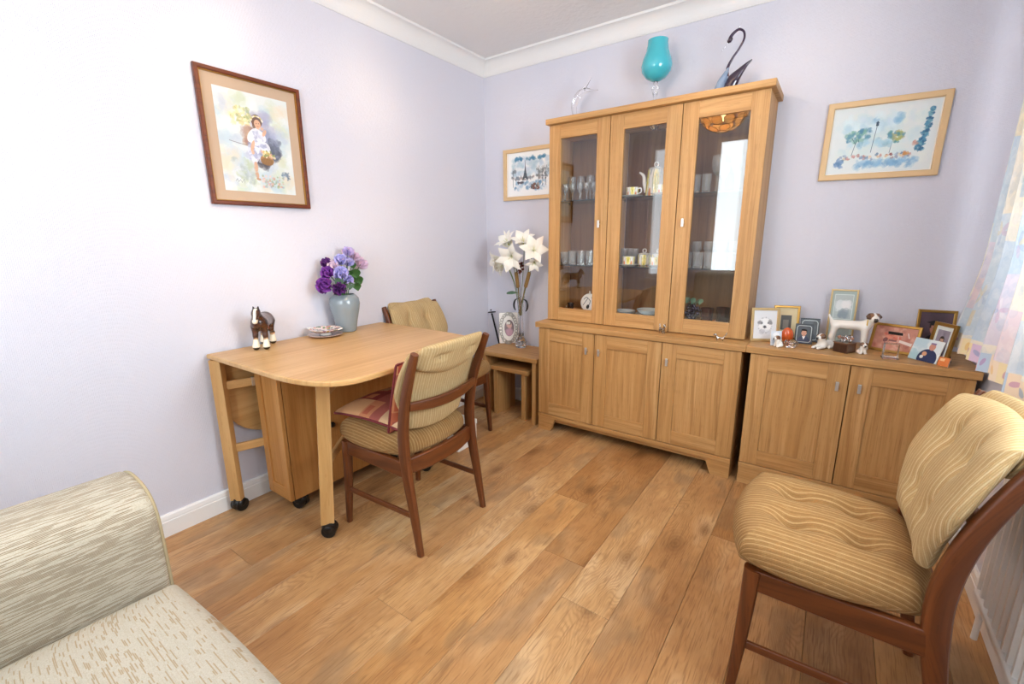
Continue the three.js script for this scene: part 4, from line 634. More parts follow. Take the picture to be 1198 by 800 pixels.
{
  const v = thing('trumpet_vase', 'tall slim clear glass vase of white lilies with chunky base', 'vase', lv0);
  part(v, 'body', lathe([[0, 0], [.034, 0], [.037, .006], [.036, .02], [.038, .045], [.034, .06], [.024, .075], [.020, .12], [.018, .2], [.019, .28], [.024, .34], [.03, .372], [.028, .373], [.022, .34], [.0165, .28], [.0155, .2], [.017, .12], [.018, .085], [0, .08]], 24), M.glass);
  const r = rng(15); for (let k = 0; k < 14; k++) { const a = k / 14 * 6.283; part(v, 'moulded_boss', new THREE.IcosahedronGeometry(.008, 0), M.glass, [Math.cos(a) * .036, .016 + (k % 2) * .022, Math.sin(a) * .036]); }
  // black glass scroll handles
  for (const s of [1, -1]) part(v, 'scroll_handle', loft([[s * .018, .355, 0], [s * .045, .345, 0], [s * .058, .315, 0], [s * .055, .285, 0], [s * .044, .268, 0]], [[.006, .003], [.009, .005], [.01, .006], [.009, .005], [.005, .003]], V(0, 0, 1), { e: 2.2 }), phys({ color: '#15161c', roughness: .15, clearcoat: .8 }));
  const wp = phys({ color: '#fbf8ee', roughness: .7, side: THREE.DoubleSide, transmission: .2, thickness: 0 }), th = phys({ color: '#b9bd57', roughness: .8, side: THREE.DoubleSide }), st = std({ color: '#6d7a4e', roughness: .8 });
  const L = [[.395, 1.128, .215, .3, -.25, 1, .078, 'open white lily facing forward low in the bouquet'], [.545, 1.155, .19, .62, .3, .8, .075, 'open white lily on the right beside the cabinet'], [.285, 1.09, .205, -.8, -.15, .9, .066, 'white lily turned to the left wall'], [.345, 1.195, .18, -.2, .65, .6, .066, 'white lily high on the left of the bouquet'], [.455, 1.2, .17, .2, .75, .55, .066, 'white lily at the top centre of the bouquet'], [.30, 1.055, .21, -.5, -.6, .7, .05, 'small white lily drooping low on the left'], [.56, 1.09, .2, .5, -.6, .8, .045, 'small white lily hanging low on the right']];
  for (const [x, y, z, dx, dy, dz, s0, label] of L) {
    const s = s0 * 1.15;
    const d = V(dx, dy, dz).normalize(), f = thing('artificial_lily', label, 'flower', [x, y, z], 0, 'white artificial lilies in the tall glass vase'); const q = new THREE.Quaternion().setFromUnitVectors(V(0, 1, 0), d);
    for (let k = 0; k < 6; k++) { const pe = part(f, 'petal', lilyPetal(s * (k % 2 ? .8 : 1.0), s * 1.6).rotateX(.1 + (k % 2) * .08).translate(0, -.01, .004), wp); pe.quaternion.copy(q).multiply(new THREE.Quaternion().setFromAxisAngle(V(0, 1, 0), k * Math.PI / 3)); }
    const t = part(f, 'throat', new THREE.ConeGeometry(s * .24, s * .5, 10, 1, true).rotateX(Math.PI).translate(0, s * .08, 0), th); t.quaternion.copy(q);
    for (let k = 0; k < 3; k++) { const a = k * 2.1; const sm1 = part(f, 'stamen', tube([[0, 0, 0], [Math.cos(a) * .006, s * .4, Math.sin(a) * .006], [Math.cos(a) * .014, s * .75, Math.sin(a) * .014]], .0011, 8, 5), th); sm1.quaternion.copy(q); }
    const e = V(lv0[0] - x + (x - lv0[0]) * .06, .70 - y, lv0[2] - z + (z - lv0[2]) * .06), m = V(e.x * .45 - d.x * .03, e.y * .35 - d.y * .03, e.z * .45 - d.z * .03); part(f, 'stem', tube([[0, 0, 0], (d.clone().multiplyScalar(-.02)).toArray(), m.toArray(), [e.x * .9, e.y * .75, e.z * .9], e.toArray()], .0024, 20, 6), st);
  }
  const bd = thing('lily_bud', 'long pale closed lily bud rising at the upper left', 'flower bud', [.318, 1.215, .17]); part(bd, 'bud', lathe([[0, 0], [.008, .01], [.01, .035], [.007, .07], [0, .09]], 12), wp, [0, 0, 0], [0, 0, .35]); part(bd, 'stem', tube([[0, .004, 0], [.03, -.1, -.01], [.06, -.3, -.02], [.085, -.5, -.034]], .0022, 20, 6), st);
  const ct = std({ color: '#8a6a3c', roughness: .95, bumpMap: T.stipple, bumpScale: .002 });
  for (const [x, y, z, lean, label] of [[.392, .955, .16, .12, 'short brown dried bulrush leaning left among the lilies'], [.482, .96, .165, -.3, 'long brown dried bulrush leaning right toward the cabinet']]) { const b = thing('bulrush', label, 'dried flower', [x, y, z], 0, 'dried bulrushes among the lilies'); b.rotation.z = lean; part(b, 'head', new THREE.CapsuleGeometry(.013, .09, 6, 14), ct); part(b, 'stem', new THREE.CylinderGeometry(.0025, .0025, .2, 8).translate(0, -.15, 0), ct); }
  const lf = thing('dried_sprig', 'dark red dried flower cluster below the lilies', 'dried flower', [.418, 1.045, .17]); const rr = rng(91); const dm = std({ color: '#5a2a22', roughness: .9, side: THREE.DoubleSide }); for (let k = 0; k < 14; k++) { part(lf, 'petal', petal(.02, .032, .1, .6, 3), dm, [(rr() - .5) * .045, (rr() - .5) * .035, (rr() - .5) * .03], [rr() * 3, rr() * 3, rr() * 3]); } part(lf, 'stem', tube([[0, 0, 0], [-.003, -.15, -.015], [-.012, -.33, -.033]], .002, 14, 6), dm);
  const gl = thing('lily_leaf', 'single grey-green leaf sticking out left of the vase neck', 'leaf', [.39, .862, .14]); part(gl, 'blade', petal(.026, .085, .1, .5, 6), M.leafDark, [0, 0, 0], [.3, .2, 1.35]);
}
{
  const g = thing('walking_stick', 'thin black stick with flat crosswise top leaning in the corner', 'stick');
  part(g, 'shaft', loft([[.258, .004, .034], [.06, .672, .03]], [[.0065, .0065], [.0065, .0065]], V(0, 0, 1), { e: 2, sub: 2 }), M.blackMetal);
  part(g, 'crosspiece', loft([[.026, .676, .03], [.058, .681, .03], [.094, .686, .03]], [[.007, .004], [.009, .006], [.007, .004]], V(0, 0, 1), { e: 2.4 }), M.blackMetal); part(g, 'tip', new THREE.SphereGeometry(.006, 10, 8), M.blackMetal, [.052, .697, .03]);
  const b = thing('storage_box', 'cream card box on the floor under the far chair', 'box', [.455, 0, .875]); part(b, 'tray', rbox(.125, .13, .17, 0, .065, 0, 'y', .003), M.card); part(b, 'lid', rbox(.131, .03, .176, 0, .143, 0, 'y', .003), M.card);
}

// ------------------------------------------------------------------ ornaments on top of the display cabinet
{
  const y = 1.9241;
  const g = thing('goblet_vase', 'turquoise cased glass goblet vase on top of the cabinet', 'vase', [1.299, y, .15]);
  part(g, 'bowl', lathe([[0, .132], [.02, .134], [.05, .148], [.075, .178], [.081, .205], [.074, .24], [.06, .275], [.053, .312], [.0535, .33], [.0505, .33], [.05, .312], [.057, .275], [.07, .24], [.077, .205], [.071, .18], [.047, .152], [0, .138]], 56), phys({ color: '#3fb3c4', roughness: .12, clearcoat: .9, clearcoatRoughness: .05 }));
  part(g, 'stem', lathe([[0, .006], [.012, .02], [.008, .05], [.013, .075], [.02, .095], [.013, .118], [.01, .132], [0, .134]], 24), M.glass); part(g, 'foot', lathe([[0, 0], [.045, 0], [.046, .003], [.02, .008], [0, .01]], 32), M.glass);
  const sw = thing('glass_swan', 'clear and purple glass swan with curved neck atop the cabinet', 'figurine', [1.655, y, .15]);
  const pur = phys({ color: '#2b1230', roughness: .08, clearcoat: 1, clearcoatRoughness: .03 });
  part(sw, 'body', loft([[-.034, .003, 0], [-.03, .03, 0], [-.022, .065, 0], [-.006, .1, 0], [.003, .128, 0]], [[.032, .02], [.036, .024], [.028, .021], [.015, .013], [.006, .005]], V(0, 0, 1), { e: 2, n: 20 }), phys({ color: '#b9d2f0', transmission: .55, thickness: .02, roughness: .05, ior: 1.5 }));
  part(sw, 'wing', loft([[.008, .003, 0], [.02, .035, .004], [.034, .068, .006], [.062, .1, .006], [.085, .124, .005], [.108, .142, .004]], [[.02, .018], [.024, .03], [.022, .03], [.014, .017], [.008, .009], [.003, .003]], V(0, 0, 1), { e: 2, n: 18 }), pur);
  part(sw, 'neck', loft([[.002, .09, 0], [.0, .125, 0], [.018, .165, 0], [.046, .205, 0], [.064, .245, 0], [.058, .275, 0], [.036, .288, 0], [.012, .275, 0], [-.002, .252, 0], [.004, .24, 0]], [[.008, .008], [.007, .007], [.0055, .0055], [.005, .005], [.005, .005], [.005, .005], [.0055, .0055], [.007, .007], [.008, .008], [.004, .004]], V(0, 0, 1), { e: 2, n: 14 }), phys({ color: '#3a2140', roughness: .06, transmission: .2, thickness: .01, ior: 1.5 }));
  part(sw, 'head', new THREE.SphereGeometry(.0115, 16, 12).scale(1.25, .9, .9), pur, [.0, .25, 0], [0, 0, .7]); part(sw, 'beak', loft([[.0, .248, 0], [-.02, .222, 0], [-.042, .2, 0]], [[.006, .005], [.004, .003], [.001, .001]], V(0, 0, 1), { e: 2 }), M.glass); part(sw, 'crest', loft([[.034, .287, 0], [.044, .305, 0], [.05, .322, 0]], [[.005, .004], [.004, .003], [.001, .001]], V(0, 0, 1), { e: 2 }), M.glass);
  const f = thing('glass_dolphin', 'small clear glass leaping fish ornament atop the cabinet', 'figurine', [.868, y, .15]);
  part(f, 'base', loft([[-.03, .003, 0], [.0, .022, 0], [.03, .026, 0], [.068, .004, 0]], [[.016, .006], [.022, .014], [.02, .013], [.008, .003]], V(0, 0, 1), { e: 2 }), phys({ color: '#55565c', roughness: .08, transmission: .5, thickness: .02, ior: 1.5 }));
  part(f, 'body', loft([[-.032, .006, 0], [-.056, .05, 0], [-.058, .1, 0], [-.03, .145, 0], [.012, .162, 0], [.055, .155, 0], [.092, .15, 0]], [[.006, .005], [.014, .013], [.019, .018], [.02, .019], [.016, .015], [.008, .006], [.002, .002]], V(0, 0, 1), { e: 2, n: 18 }), M.glass);
  part(f, 'fin', loft([[.0, .17, 0], [.022, .195, 0], [.05, .225, 0]], [[.003, .012], [.003, .009], [.001, .002]], V(0, 0, 1), { e: 2 }), M.glass);
}

// ------------------------------------------------------------------ glass and china in the display cabinet
function facet(g) { const h = flat(g); h.computeVertexNormals(); return h; }
const tumblerG = (r, h, cutg) => { const g = lathe([[0, 0], [r * .82, 0], [r * .86, .003], [r, h], [r - .0018, h], [r * .84 - .0015, .012], [0, .01]], cutg ? 12 : 20); return cutg ? facet(g) : g; };
const stemG = (r, h, cutg) => { const b = h * .48; const g = lathe([[0, 0], [r * .85, 0], [r * .85, .002], [.006, .008], [.0045, b * .6], [.006, b - .004], [r * .55, b + .008], [r, b + (h - b) * .45], [r * .92, h], [r * .92 - .0016, h], [r - .0018, b + (h - b) * .45], [r * .5, b + .012], [0, b + .007]], cutg ? 12 : 20); return cutg ? facet(g) : g; };
const rowCount = new Map(), ORD = ['leftmost', 'second', 'third', 'fourth', 'fifth', 'sixth'];
function glassAt(name, label, group, geo, x, y, z, mat = M.cutGlass) {
  if (group) { const k = rowCount.get(label) || 0; rowCount.set(label, k + 1); label = k ? ORD[k] + ' from left, ' + label : 'leftmost ' + label; } return single(name, label, 'glass', geo, mat, [x, y + .0006, z], 0, group); }
{
  const [s1, s2] = SH, fl = .7726;
  const g1 = stemG(.02, .105, false), g2 = stemG(.026, .155, false), t1 = tumblerG(.026, .078, true), t2 = tumblerG(.029, .085, true), t3 = tumblerG(.024, .095, true), w1 = stemG(.033, .19, true), w2 = stemG(.027, .14, true);
  for (const x of [.768, .818, .868, .916, .962]) glassAt('liqueur_glass', 'small stemmed glass, left bay upper shelf, front row', 'small stemmed glasses, left bay upper shelf', g1, x, s1, .165);
  for (const x of [.772, .836, .9, .962]) glassAt('wine_glass', 'taller stemmed glass, left bay upper shelf, back row', 'taller stemmed glasses, left bay upper shelf', g2, x, s1, .085);
  for (const x of [.77, .83, .89, .95]) glassAt('whisky_tumbler', 'cut glass tumbler, left bay lower shelf, front row', 'tumblers, left bay lower shelf, front', t1, x, s2, .17);
  for (const x of [.785, .85, .915, .98]) glassAt('whisky_tumbler', 'cut glass tumbler, left bay lower shelf, back row', 'tumblers, left bay lower shelf, back', t2, x, s2, .09);
  for (const x of [1.136, 1.17, 1.206]) glassAt('highball_glass', 'clear tumbler behind the china, middle bay lower shelf', 'tumblers behind the china, middle bay', tumblerG(.021, .1, false), x, s2, .07);
  for (const x of [1.555, 1.607, 1.76]) glassAt('sherry_glass', 'short cut glass, right bay upper shelf, front', 'short cut glasses, right bay upper shelf', t3, x, s1, .175);
  for (const [x, z] of [[1.645, .115], [1.735, .1]]) glassAt('cut_goblet', 'tall cut crystal goblet, right bay upper shelf', 'tall cut goblets, right bay', w1, x, s1, z);
  for (const [x, z] of [[1.69, .18], [1.79, .11]]) glassAt('wine_glass', 'medium cut wine glass, right bay upper shelf', 'medium cut wine glasses, right bay', w2, x, s1, z);
  for (let k = 0; k < 6; k++) glassAt('whisky_tumbler', 'cut glass tumbler, right bay lower shelf, front row', 'tumblers, right bay lower shelf, front', t2, 1.54 + k * .0578, s2, .185);
  for (let k = 0; k < 5; k++) glassAt('sherry_glass', 'cut stemmed glass, right bay lower shelf, back row', 'cut glasses, right bay lower shelf, back', w2, 1.565 + k * .064, s2, .095);
  // white china with yellow flowers
  const motif = canvasTex(1024, 256, (c, w, h) => { c.fillStyle = '#f3f2ec'; c.fillRect(0, 0, w, h); for (let i = 0; i < 5; i++) { const x = 100 + i * 205, y = 130; c.strokeStyle = '#7d8f4a'; c.lineWidth = 8; c.beginPath(); c.arc(x, y, 66, 0, 7); c.stroke(); c.fillStyle = '#e6d45e'; c.beginPath(); c.arc(x, y, 54, 0, 7); c.fill(); c.fillStyle = '#f5f0c8'; for (let k = 0; k < 14; k++) { c.beginPath(); c.arc(x + Math.cos(k * .449) * 44, y + Math.sin(k * .449) * 44, 7, 0, 7); c.fill(); } c.fillStyle = '#b9b23a'; c.beginPath(); c.arc(x, y, 26, 0, 7); c.fill(); c.fillStyle = '#e9dc72'; c.beginPath(); c.arc(x, y, 13, 0, 7); c.fill(); c.fillStyle = '#d98a4e'; c.beginPath(); c.arc(x + 92, y + 50, 30, 0, 7); c.fill(); c.fillStyle = '#8f9aa0'; c.beginPath(); c.ellipse(x + 98, y - 40, 9, 26, .5, 0, 7); c.fill(); } });
  const pot = phys({ map: motif, roughness: .15, clearcoat: .6, clearcoatRoughness: .08 });
  const cupThing = (label, x, y, z, turn) => { const sa = thing('saucer', 'white saucer under ' + label, 'saucer', [x, y + .0006, z], 0, 'saucers under the flowered cups'); part(sa, 'dish', lathe([[0, 0], [.032, 0], [.06, .01], [.061, .012], [.032, .005], [0, .004]], 36), M.china);
    const c = thing('teacup', label, 'cup', [x, y + .0056, z], turn, 'white china cups with yellow flowers'); part(c, 'bowl', lathe([[0, 0], [.026, 0], [.034, .006], [.038, .05], [.0365, .05], [.032, .008], [0, .006]], 40), pot); part(c, 'handle', tube([[.035, .042, 0], [.056, .043, 0], [.058, .022, 0], [.034, .014, 0]], .0035, 20, 8), M.china); };
  cupThing('the flowered cup at the left of the upper middle shelf', 1.203, s1, .165, -.2); cupThing('the flowered cup beside the coffee pot', 1.382, s1, .185, 2.4);
  cupThing('the left flowered cup on the lower middle shelf', 1.205, s2, .175, 2.2); cupThing('the right flowered cup on the lower middle shelf', 1.372, s2, .175, 2.2);
  const cp = thing('coffee_pot', 'tall white coffee pot with yellow flowers on the upper middle shelf', 'coffee pot', [1.312, s1 + .0006, .095]);
  part(cp, 'body', lathe([[0, 0], [.05, 0], [.054, .006], [.05, .1], [.044, .15], [.04, .153], [0, .153]], 48), pot, [0, 0, 0], [0, 2.3, 0]); part(cp, 'spout', loft([[-.046, .03, .01], [-.06, .08, .012], [-.066, .12, .013], [-.09, .142, .014]], [[.012, .014], [.01, .011], [.008, .009], [.006, .005]], V(0, 0, 1), { e: 2.2 }), M.china);
  part(cp, 'handle', tube([[.044, .13, 0], [.078, .132, 0], [.085, .08, 0], [.05, .03, 0]], .005, 24, 8), M.china); const lid = part(cp, 'lid', lathe([[0, .153], [.041, .153], [.04, .16], [.01, .168], [0, .168]], 36), M.china); part(lid, 'knob', new THREE.TorusGeometry(.012, .003, 8, 20), M.china, [0, .18, 0]);
  for (const [x, z, label] of [[1.268, .085, 'lidded flowered sugar pot on the left of the lower middle shelf'], [1.352, .08, 'lidded flowered sugar pot on the right of the lower middle shelf']]) { const sp = thing('sugar_pot', label, 'pot', [x, s2 + .0006, z], 0, 'lidded sugar pots'); part(sp, 'body', lathe([[0, 0], [.034, 0], [.037, .004], [.038, .062], [.034, .066], [0, .066]], 40), pot, [0, 0, 0], [0, 2.2, 0]); const l = part(sp, 'lid', lathe([[0, .066], [.036, .066], [.034, .072], [.008, .077], [0, .077]], 32), M.china); part(l, 'knob', new THREE.TorusGeometry(.011, .0028, 8, 20), M.china, [0, .087, 0]); }
  const pale = phys({ color: '#d9e4e6', roughness: .15, clearcoat: .6 });
  for (const [x, z, r, n, label] of [[1.192, .16, .062, 4, 'pale plate in the left stack on the cabinet floor'], [1.335, .15, .075, 3, 'pale plate in the right stack on the cabinet floor']]) for (let k = 0; k < n; k++) single('plate', ['bottom ', 'second ', 'third ', 'top '][k === n - 1 ? 3 : k] + label, 'plate', lathe([[0, 0], [r * .55, 0], [r, .012], [r * 1.01, .0145], [r * .55, .004], [0, .0035]], 40), pale, [x, fl + .0006 + k * .0062, z], 0, label.includes('left') ? 'left plate stack' : 'right plate stack');
  const bo = thing('serving_bowl', 'pale shallow bowl on the plate stack in the middle bay', 'bowl', [1.335, fl + .0155, .15]); part(bo, 'bowl', lathe([[0, 0], [.03, 0], [.055, .014], [.07, .034], [.068, .035], [.05, .018], [0, .006]], 40), pale);
  // left bay floor
  const jg = thing('silver_jug', 'small dark silver jug on the left bay\u2019s floor', 'jug', [.822, fl + .0006, .165]); part(jg, 'body', lathe([[0, 0], [.016, 0], [.014, .008], [.021, .022], [.019, .04], [.023, .052], [.021, .052], [.017, .04], [0, .01]], 24), std({ color: '#4d4a4a', metalness: .9, roughness: .25 })); part(jg, 'handle', tube([[-.02, .045, 0], [-.034, .04, 0], [-.03, .02, 0], [-.018, .016, 0]], .0025, 16, 6), M.chrome);
  const brush = canvasTex(256, 256, (c, w, h) => { c.fillStyle = '#f1f2f0'; c.fillRect(0, 0, w, h); const q = rng(3); for (const p of [[[60, 90], [90, 60], [120, 70], [90, 120], [60, 170]], [[130, 80], [160, 110], [150, 160]], [[170, 60], [200, 90], [195, 150]]]) strokes(c, q, p, '#2f4a5c', 9, .85); c.fillStyle = '#1f2f3a'; c.beginPath(); c.ellipse(130, 190, 22, 30, .3, 0, 7); c.fill(); });
  const pl = thing('round_china_dish', 'white round china piece with dark blue brush strokes, left bay floor', 'dish', [.935, fl + .001, .13]); const rd = lathe([[0, .012], [.035, .010], [.056, .003], [.058, 0], [.05, -.003], [0, -.004]], 44); { const uv = rd.attributes.uv, q = rd.attributes.position; for (let i = 0; i < uv.count; i++) uv.setXY(i, .5 + q.getX(i) / .12, .5 - q.getZ(i) / .12); } part(pl, 'face', rd, phys({ map: brush, roughness: .15, clearcoat: .6 }), [0, .059, 0], [1.35, 0, 0]); part(pl, 'knob', new THREE.CylinderGeometry(.005, .006, .016, 12), M.china, [0, .124, -.012]); part(pl, 'stand', merge([rbox(.05, .006, .03, 0, .003, .004, 'x'), rbox(.03, .05, .006, 0, .026, -.016, 'x')]), M.china);
  // right bay floor
  const ruby = phys({ color: '#3a0a14', roughness: .08, transmission: .35, thickness: .02, ior: 1.5 });
  glassAt('ruby_tumbler', 'dark ruby glass tumbler at the front of the right bay\u2019s floor', null, tumblerG(.034, .088, true), 1.668, fl, .185, ruby); glassAt('ruby_tumbler', 'dark ruby glass tumbler further back on the right bay\u2019s floor', null, tumblerG(.034, .088, true), 1.735, fl, .12, ruby);
  const gr = thing('glass_grapes', 'bunch of dark purple glass grapes with leaves in the right bay', 'ornament', [1.588, fl + .0006, .165]); const q = rng(6); const gm = phys({ color: '#2c1f3a', roughness: .08, clearcoat: .8 }); for (let k = 0; k < 34; k++) { const y = .01 + (k % 7) * .014, w = .036 * (1 - Math.abs(y - .06) / .1); part(gr, 'grape', new THREE.SphereGeometry(.0105, 12, 10), gm, [(q() - .5) * 2 * w, y, (q() - .5) * 1.6 * w]); } for (let k = 0; k < 4; k++) part(gr, 'leaf', petal(.035, .04, .15, .4, 4), M.leafDark, [(k - 1.5) * .022, .1, .01], [-.9 + k * .2, k, 0]);
  const ash = thing('cut_glass_dish', 'low cut glass dish at the right bay\u2019s front corner', 'dish', [1.775, fl + .0006, .18]); part(ash, 'bowl', facet(lathe([[0, 0], [.03, 0], [.042, .026], [.039, .026], [.027, .006], [0, .005]], 12)), M.glass);
}

// ------------------------------------------------------------------ photographs and ornaments on the sideboards
const W0 = .7222;
function standFrame(label, L, Rt, h, fw, frameMat, o) {
  const w = Math.hypot(Rt[0] - L[0], Rt[1] - L[1]), t = o.t || .012; const g = thing(o.name || 'framed_photo', label, o.cat || 'photo frame', [(L[0] + Rt[0]) / 2, W0, (L[1] + Rt[1]) / 2], Math.atan2(-(Rt[1] - L[1]), Rt[0] - L[0]), o.group); g.rotation.order = 'YXZ';
  const lean = o.lean ?? .16; const tilt = new THREE.Matrix4().makeRotationX(-lean), up = Math.sin(lean) * 0; const bake = q => q.translate(0, 0, -t).applyMatrix4(tilt).translate(0, t * Math.sin(lean) * 0 + .0006, 0);
  if (fw) part(g, 'frame', bake(ring(-w / 2, w / 2, 0, h, fw, t, .002)), frameMat); const iw = w - 2 * fw, ih = h - 2 * fw;
  part(g, 'mount', bake(rbox(iw, ih, .003, 0, h / 2, t * .45, 'y', 0)), o.mount || M.card); if (o.tex) part(g, 'print', bake(sheet(iw * (o.pw || 1), ih * (o.ph || 1), 0, h / 2 + (o.py || 0), t * .45 + .0022)), std({ map: o.tex, roughness: .35 }));
  if (o.strut !== false) part(g, 'strut', rbox(w * .3, h * .72, .003, 0, h * .36, 0, 'y', 0).rotateX(.26).translate(0, .002, -t - h * .26), o.back || std({ color: '#2a2522', roughness: .8 }));
  return g;
}
const portrait = (bg, coat, skin, o = {}) => canvasTex(240, 320, (c, w, h) => { c.fillStyle = bg; c.fillRect(0, 0, w, h); const r = rng(o.seed || 5); for (let i = 0; i < 12; i++) wash(c, r, r() * w, r() * h, 60, o.bg2 || '#00000022', 3, .12); c.fillStyle = coat; c.beginPath(); c.ellipse(w * .5, h * 1.02, w * .42, h * .42, 0, 0, 7); c.fill(); c.fillStyle = '#eceae6'; c.beginPath(); c.moveTo(w * .4, h * .62); c.lineTo(w * .6, h * .62); c.lineTo(w * .5, h * .82); c.fill(); c.fillStyle = skin; c.beginPath(); c.ellipse(w * .5, h * .44, w * .165, h * .17, 0, 0, 7); c.fill(); c.fillRect(w * .44, h * .54, w * .12, h * .1); c.fillStyle = o.hair || '#2c211c'; c.beginPath(); c.ellipse(w * .5, h * .33, w * .18, h * .1, 0, Math.PI, 0); c.fill(); c.fillRect(w * .32, h * .32, w * .05, h * .1); c.fillRect(w * .63, h * .32, w * .05, h * .1); c.fillStyle = '#33241e'; for (const s of [-1, 1]) { c.beginPath(); c.arc(w * .5 + s * w * .065, h * .43, 4, 0, 7); c.fill(); } c.strokeStyle = '#8a4a40'; c.lineWidth = 4; c.beginPath(); c.arc(w * .5, h * .49, 16, .4, 2.7); c.stroke(); if (o.cap) { c.fillStyle = '#191719'; c.beginPath(); c.moveTo(w * .2, h * .27); c.lineTo(w * .5, h * .2); c.lineTo(w * .8, h * .27); c.lineTo(w * .5, h * .33); c.fill(); c.fillRect(w * .34, h * .28, w * .32, h * .07); } if (o.border) { c.strokeStyle = '#c9d2cf'; c.lineWidth = 8; c.beginPath(); const q = 18; c.roundRect ? c.roundRect(q, q, w - 2 * q, h - 2 * q, 40) : c.rect(q, q, w - 2 * q, h - 2 * q); c.stroke(); } });
{
  const sketch = canvasTex(300, 400, (c, w, h) => { c.fillStyle = '#dfe0e2'; c.fillRect(0, 0, w, h); const r = rng(2); wash(c, r, 150, 190, 80, '#f1f0ee', 20, .5); for (const s of [-1, 1]) { wash(c, r, 150 + s * 66, 170, 34, '#8f8f92', 14, .3); c.fillStyle = '#2f3136'; c.beginPath(); c.ellipse(150 + s * 40, 180, 10, 8, 0, 0, 7); c.fill(); } wash(c, r, 150, 235, 26, '#6d6d70', 8, .3); c.fillStyle = '#2a2a2e'; c.beginPath(); c.ellipse(150, 232, 15, 10, 0, 0, 7); c.fill(); wash(c, r, 110, 300, 40, '#c7c7ca', 10, .4); for (let i = 0; i < 120; i++) { const a = r() * 6.28; strokes(c, r, [[150 + Math.cos(a) * 80, 210 + Math.sin(a) * 100], [150 + Math.cos(a) * 96, 210 + Math.sin(a) * 118]], '#77777c', 2, .4); } });
  standFrame('gold frame with a pencil drawing of a dog beside the cabinet', [1.903, .27], [2.022, .208], .168, .013, M.paleGold, { tex: sketch, lean: .12, mount: std({ color: '#e6e3df' }) });
  standFrame('gold frame with a cream mount half hidden behind the dog drawing', [1.985, .145], [2.098, .115], .172, .011, M.gold, { tex: canvasTex(64, 64, (c) => { c.fillStyle = '#4a4640'; c.fillRect(0, 0, 64, 64); c.fillStyle = '#7d7468'; c.fillRect(14, 20, 34, 40); }), pw: .5, ph: .5, mount: std({ color: '#d9c9a0' }), lean: .12 });
  const boy = portrait('#454b52', '#2b2f4a', '#c58f74', { border: true, seed: 4 });
  standFrame('dark slip-in mount with schoolboy portrait, front one of the pair', [2.088, .205], [2.162, .197], .098, 0, null, { t: .006, tex: boy, pw: .94, ph: .92, mount: std({ color: '#3a4044', roughness: .7 }), lean: .2, name: 'photo_mount', cat: 'photo', group: 'dark school photo mounts' });
  standFrame('dark slip-in mount with portrait, rear one of the pair', [2.105, .145], [2.186, .130], .118, 0, null, { t: .006, tex: portrait('#50565a', '#38404c', '#c99a80', { border: true, seed: 9 }), pw: .94, ph: .92, mount: std({ color: '#353b3f', roughness: .7 }), lean: .2, name: 'photo_mount', cat: 'photo', group: 'dark school photo mounts' });
  standFrame('tall thin gold frame with pale green mount behind the large terrier', [2.212, .078], [2.322, .066], .262, .008, M.paleGold, { tex: canvasTex(200, 420, (c, w, h) => { c.fillStyle = '#a9b8b2'; c.fillRect(0, 0, w, h); c.strokeStyle = '#e3ece8'; c.lineWidth = 5; c.strokeRect(22, 30, w - 44, 205); const r = rng(7); c.fillStyle = '#b9c4c2'; c.fillRect(25, 33, w - 50, 199); wash(c, r, 80, 130, 50, '#e4e8e8', 16, .3); wash(c, r, 130, 120, 44, '#f0f1f1', 16, .3); wash(c, r, 105, 190, 50, '#8f9ea6', 14, .25); c.fillStyle = '#9aa6a4'; c.fillRect(22, 260, w - 44, 130); }), lean: .07 });
  const flam = canvasTex(480, 320, (c, w, h) => { c.fillStyle = '#c4836c'; c.fillRect(0, 0, w, h); const r = rng(33); for (let i = 0; i < 60; i++) wash(c, r, r() * w, r() * h, 40, ['#d39a84', '#b06f5c', '#c98a78', '#a8604e', '#d8a894'][i % 5], 4, .2); for (let i = 0; i < 24; i++) wash(c, r, 130 + r() * 170, 130 + (r() - .5) * 70, 26, ['#d9785a', '#c96248', '#e08c6c'][i % 3], 5, .35); wash(c, r, 300, 90, 30, '#e6b09c', 12, .4); c.fillStyle = '#5f2a2a'; c.globalAlpha = .7; c.beginPath(); c.ellipse(140, 190, 26, 34, .4, 0, 7); c.fill(); c.fillRect(180, 180, 90, 22); c.globalAlpha = 1; c.fillStyle = '#ead9cf'; c.beginPath(); c.moveTo(300, 170); c.lineTo(450, 200); c.lineTo(440, 240); c.lineTo(300, 205); c.fill(); strokes(c, r, [[280, 130], [300, 240], [285, 300]], '#e6b5a4', 9, .8); strokes(c, r, [[380, 70], [400, 130]], '#efe2d8', 12, .8); });
  standFrame('gold landscape frame with a pink bird picture behind the glass block', [2.378, .150], [2.540, .222], .128, .012, M.gold, { tex: flam, lean: .24 });
  standFrame('bronze frame with graduate portrait at the back right', [2.545, .085], [2.678, .075], .19, .012, M.gold, { tex: portrait('#5a4650', '#1c1b20', '#b98068', { cap: true, seed: 13 }), lean: .12 });
  standFrame('gold frame turned left, partly behind the curtain hem', [2.562, .25], [2.616, .348], .165, .014, M.gold, { tex: portrait('#9a94a4', '#5f5a6a', '#c9a28c', { seed: 17 }), mount: std({ color: '#dfe6e2' }), pw: .72, ph: .78, lean: .12 });
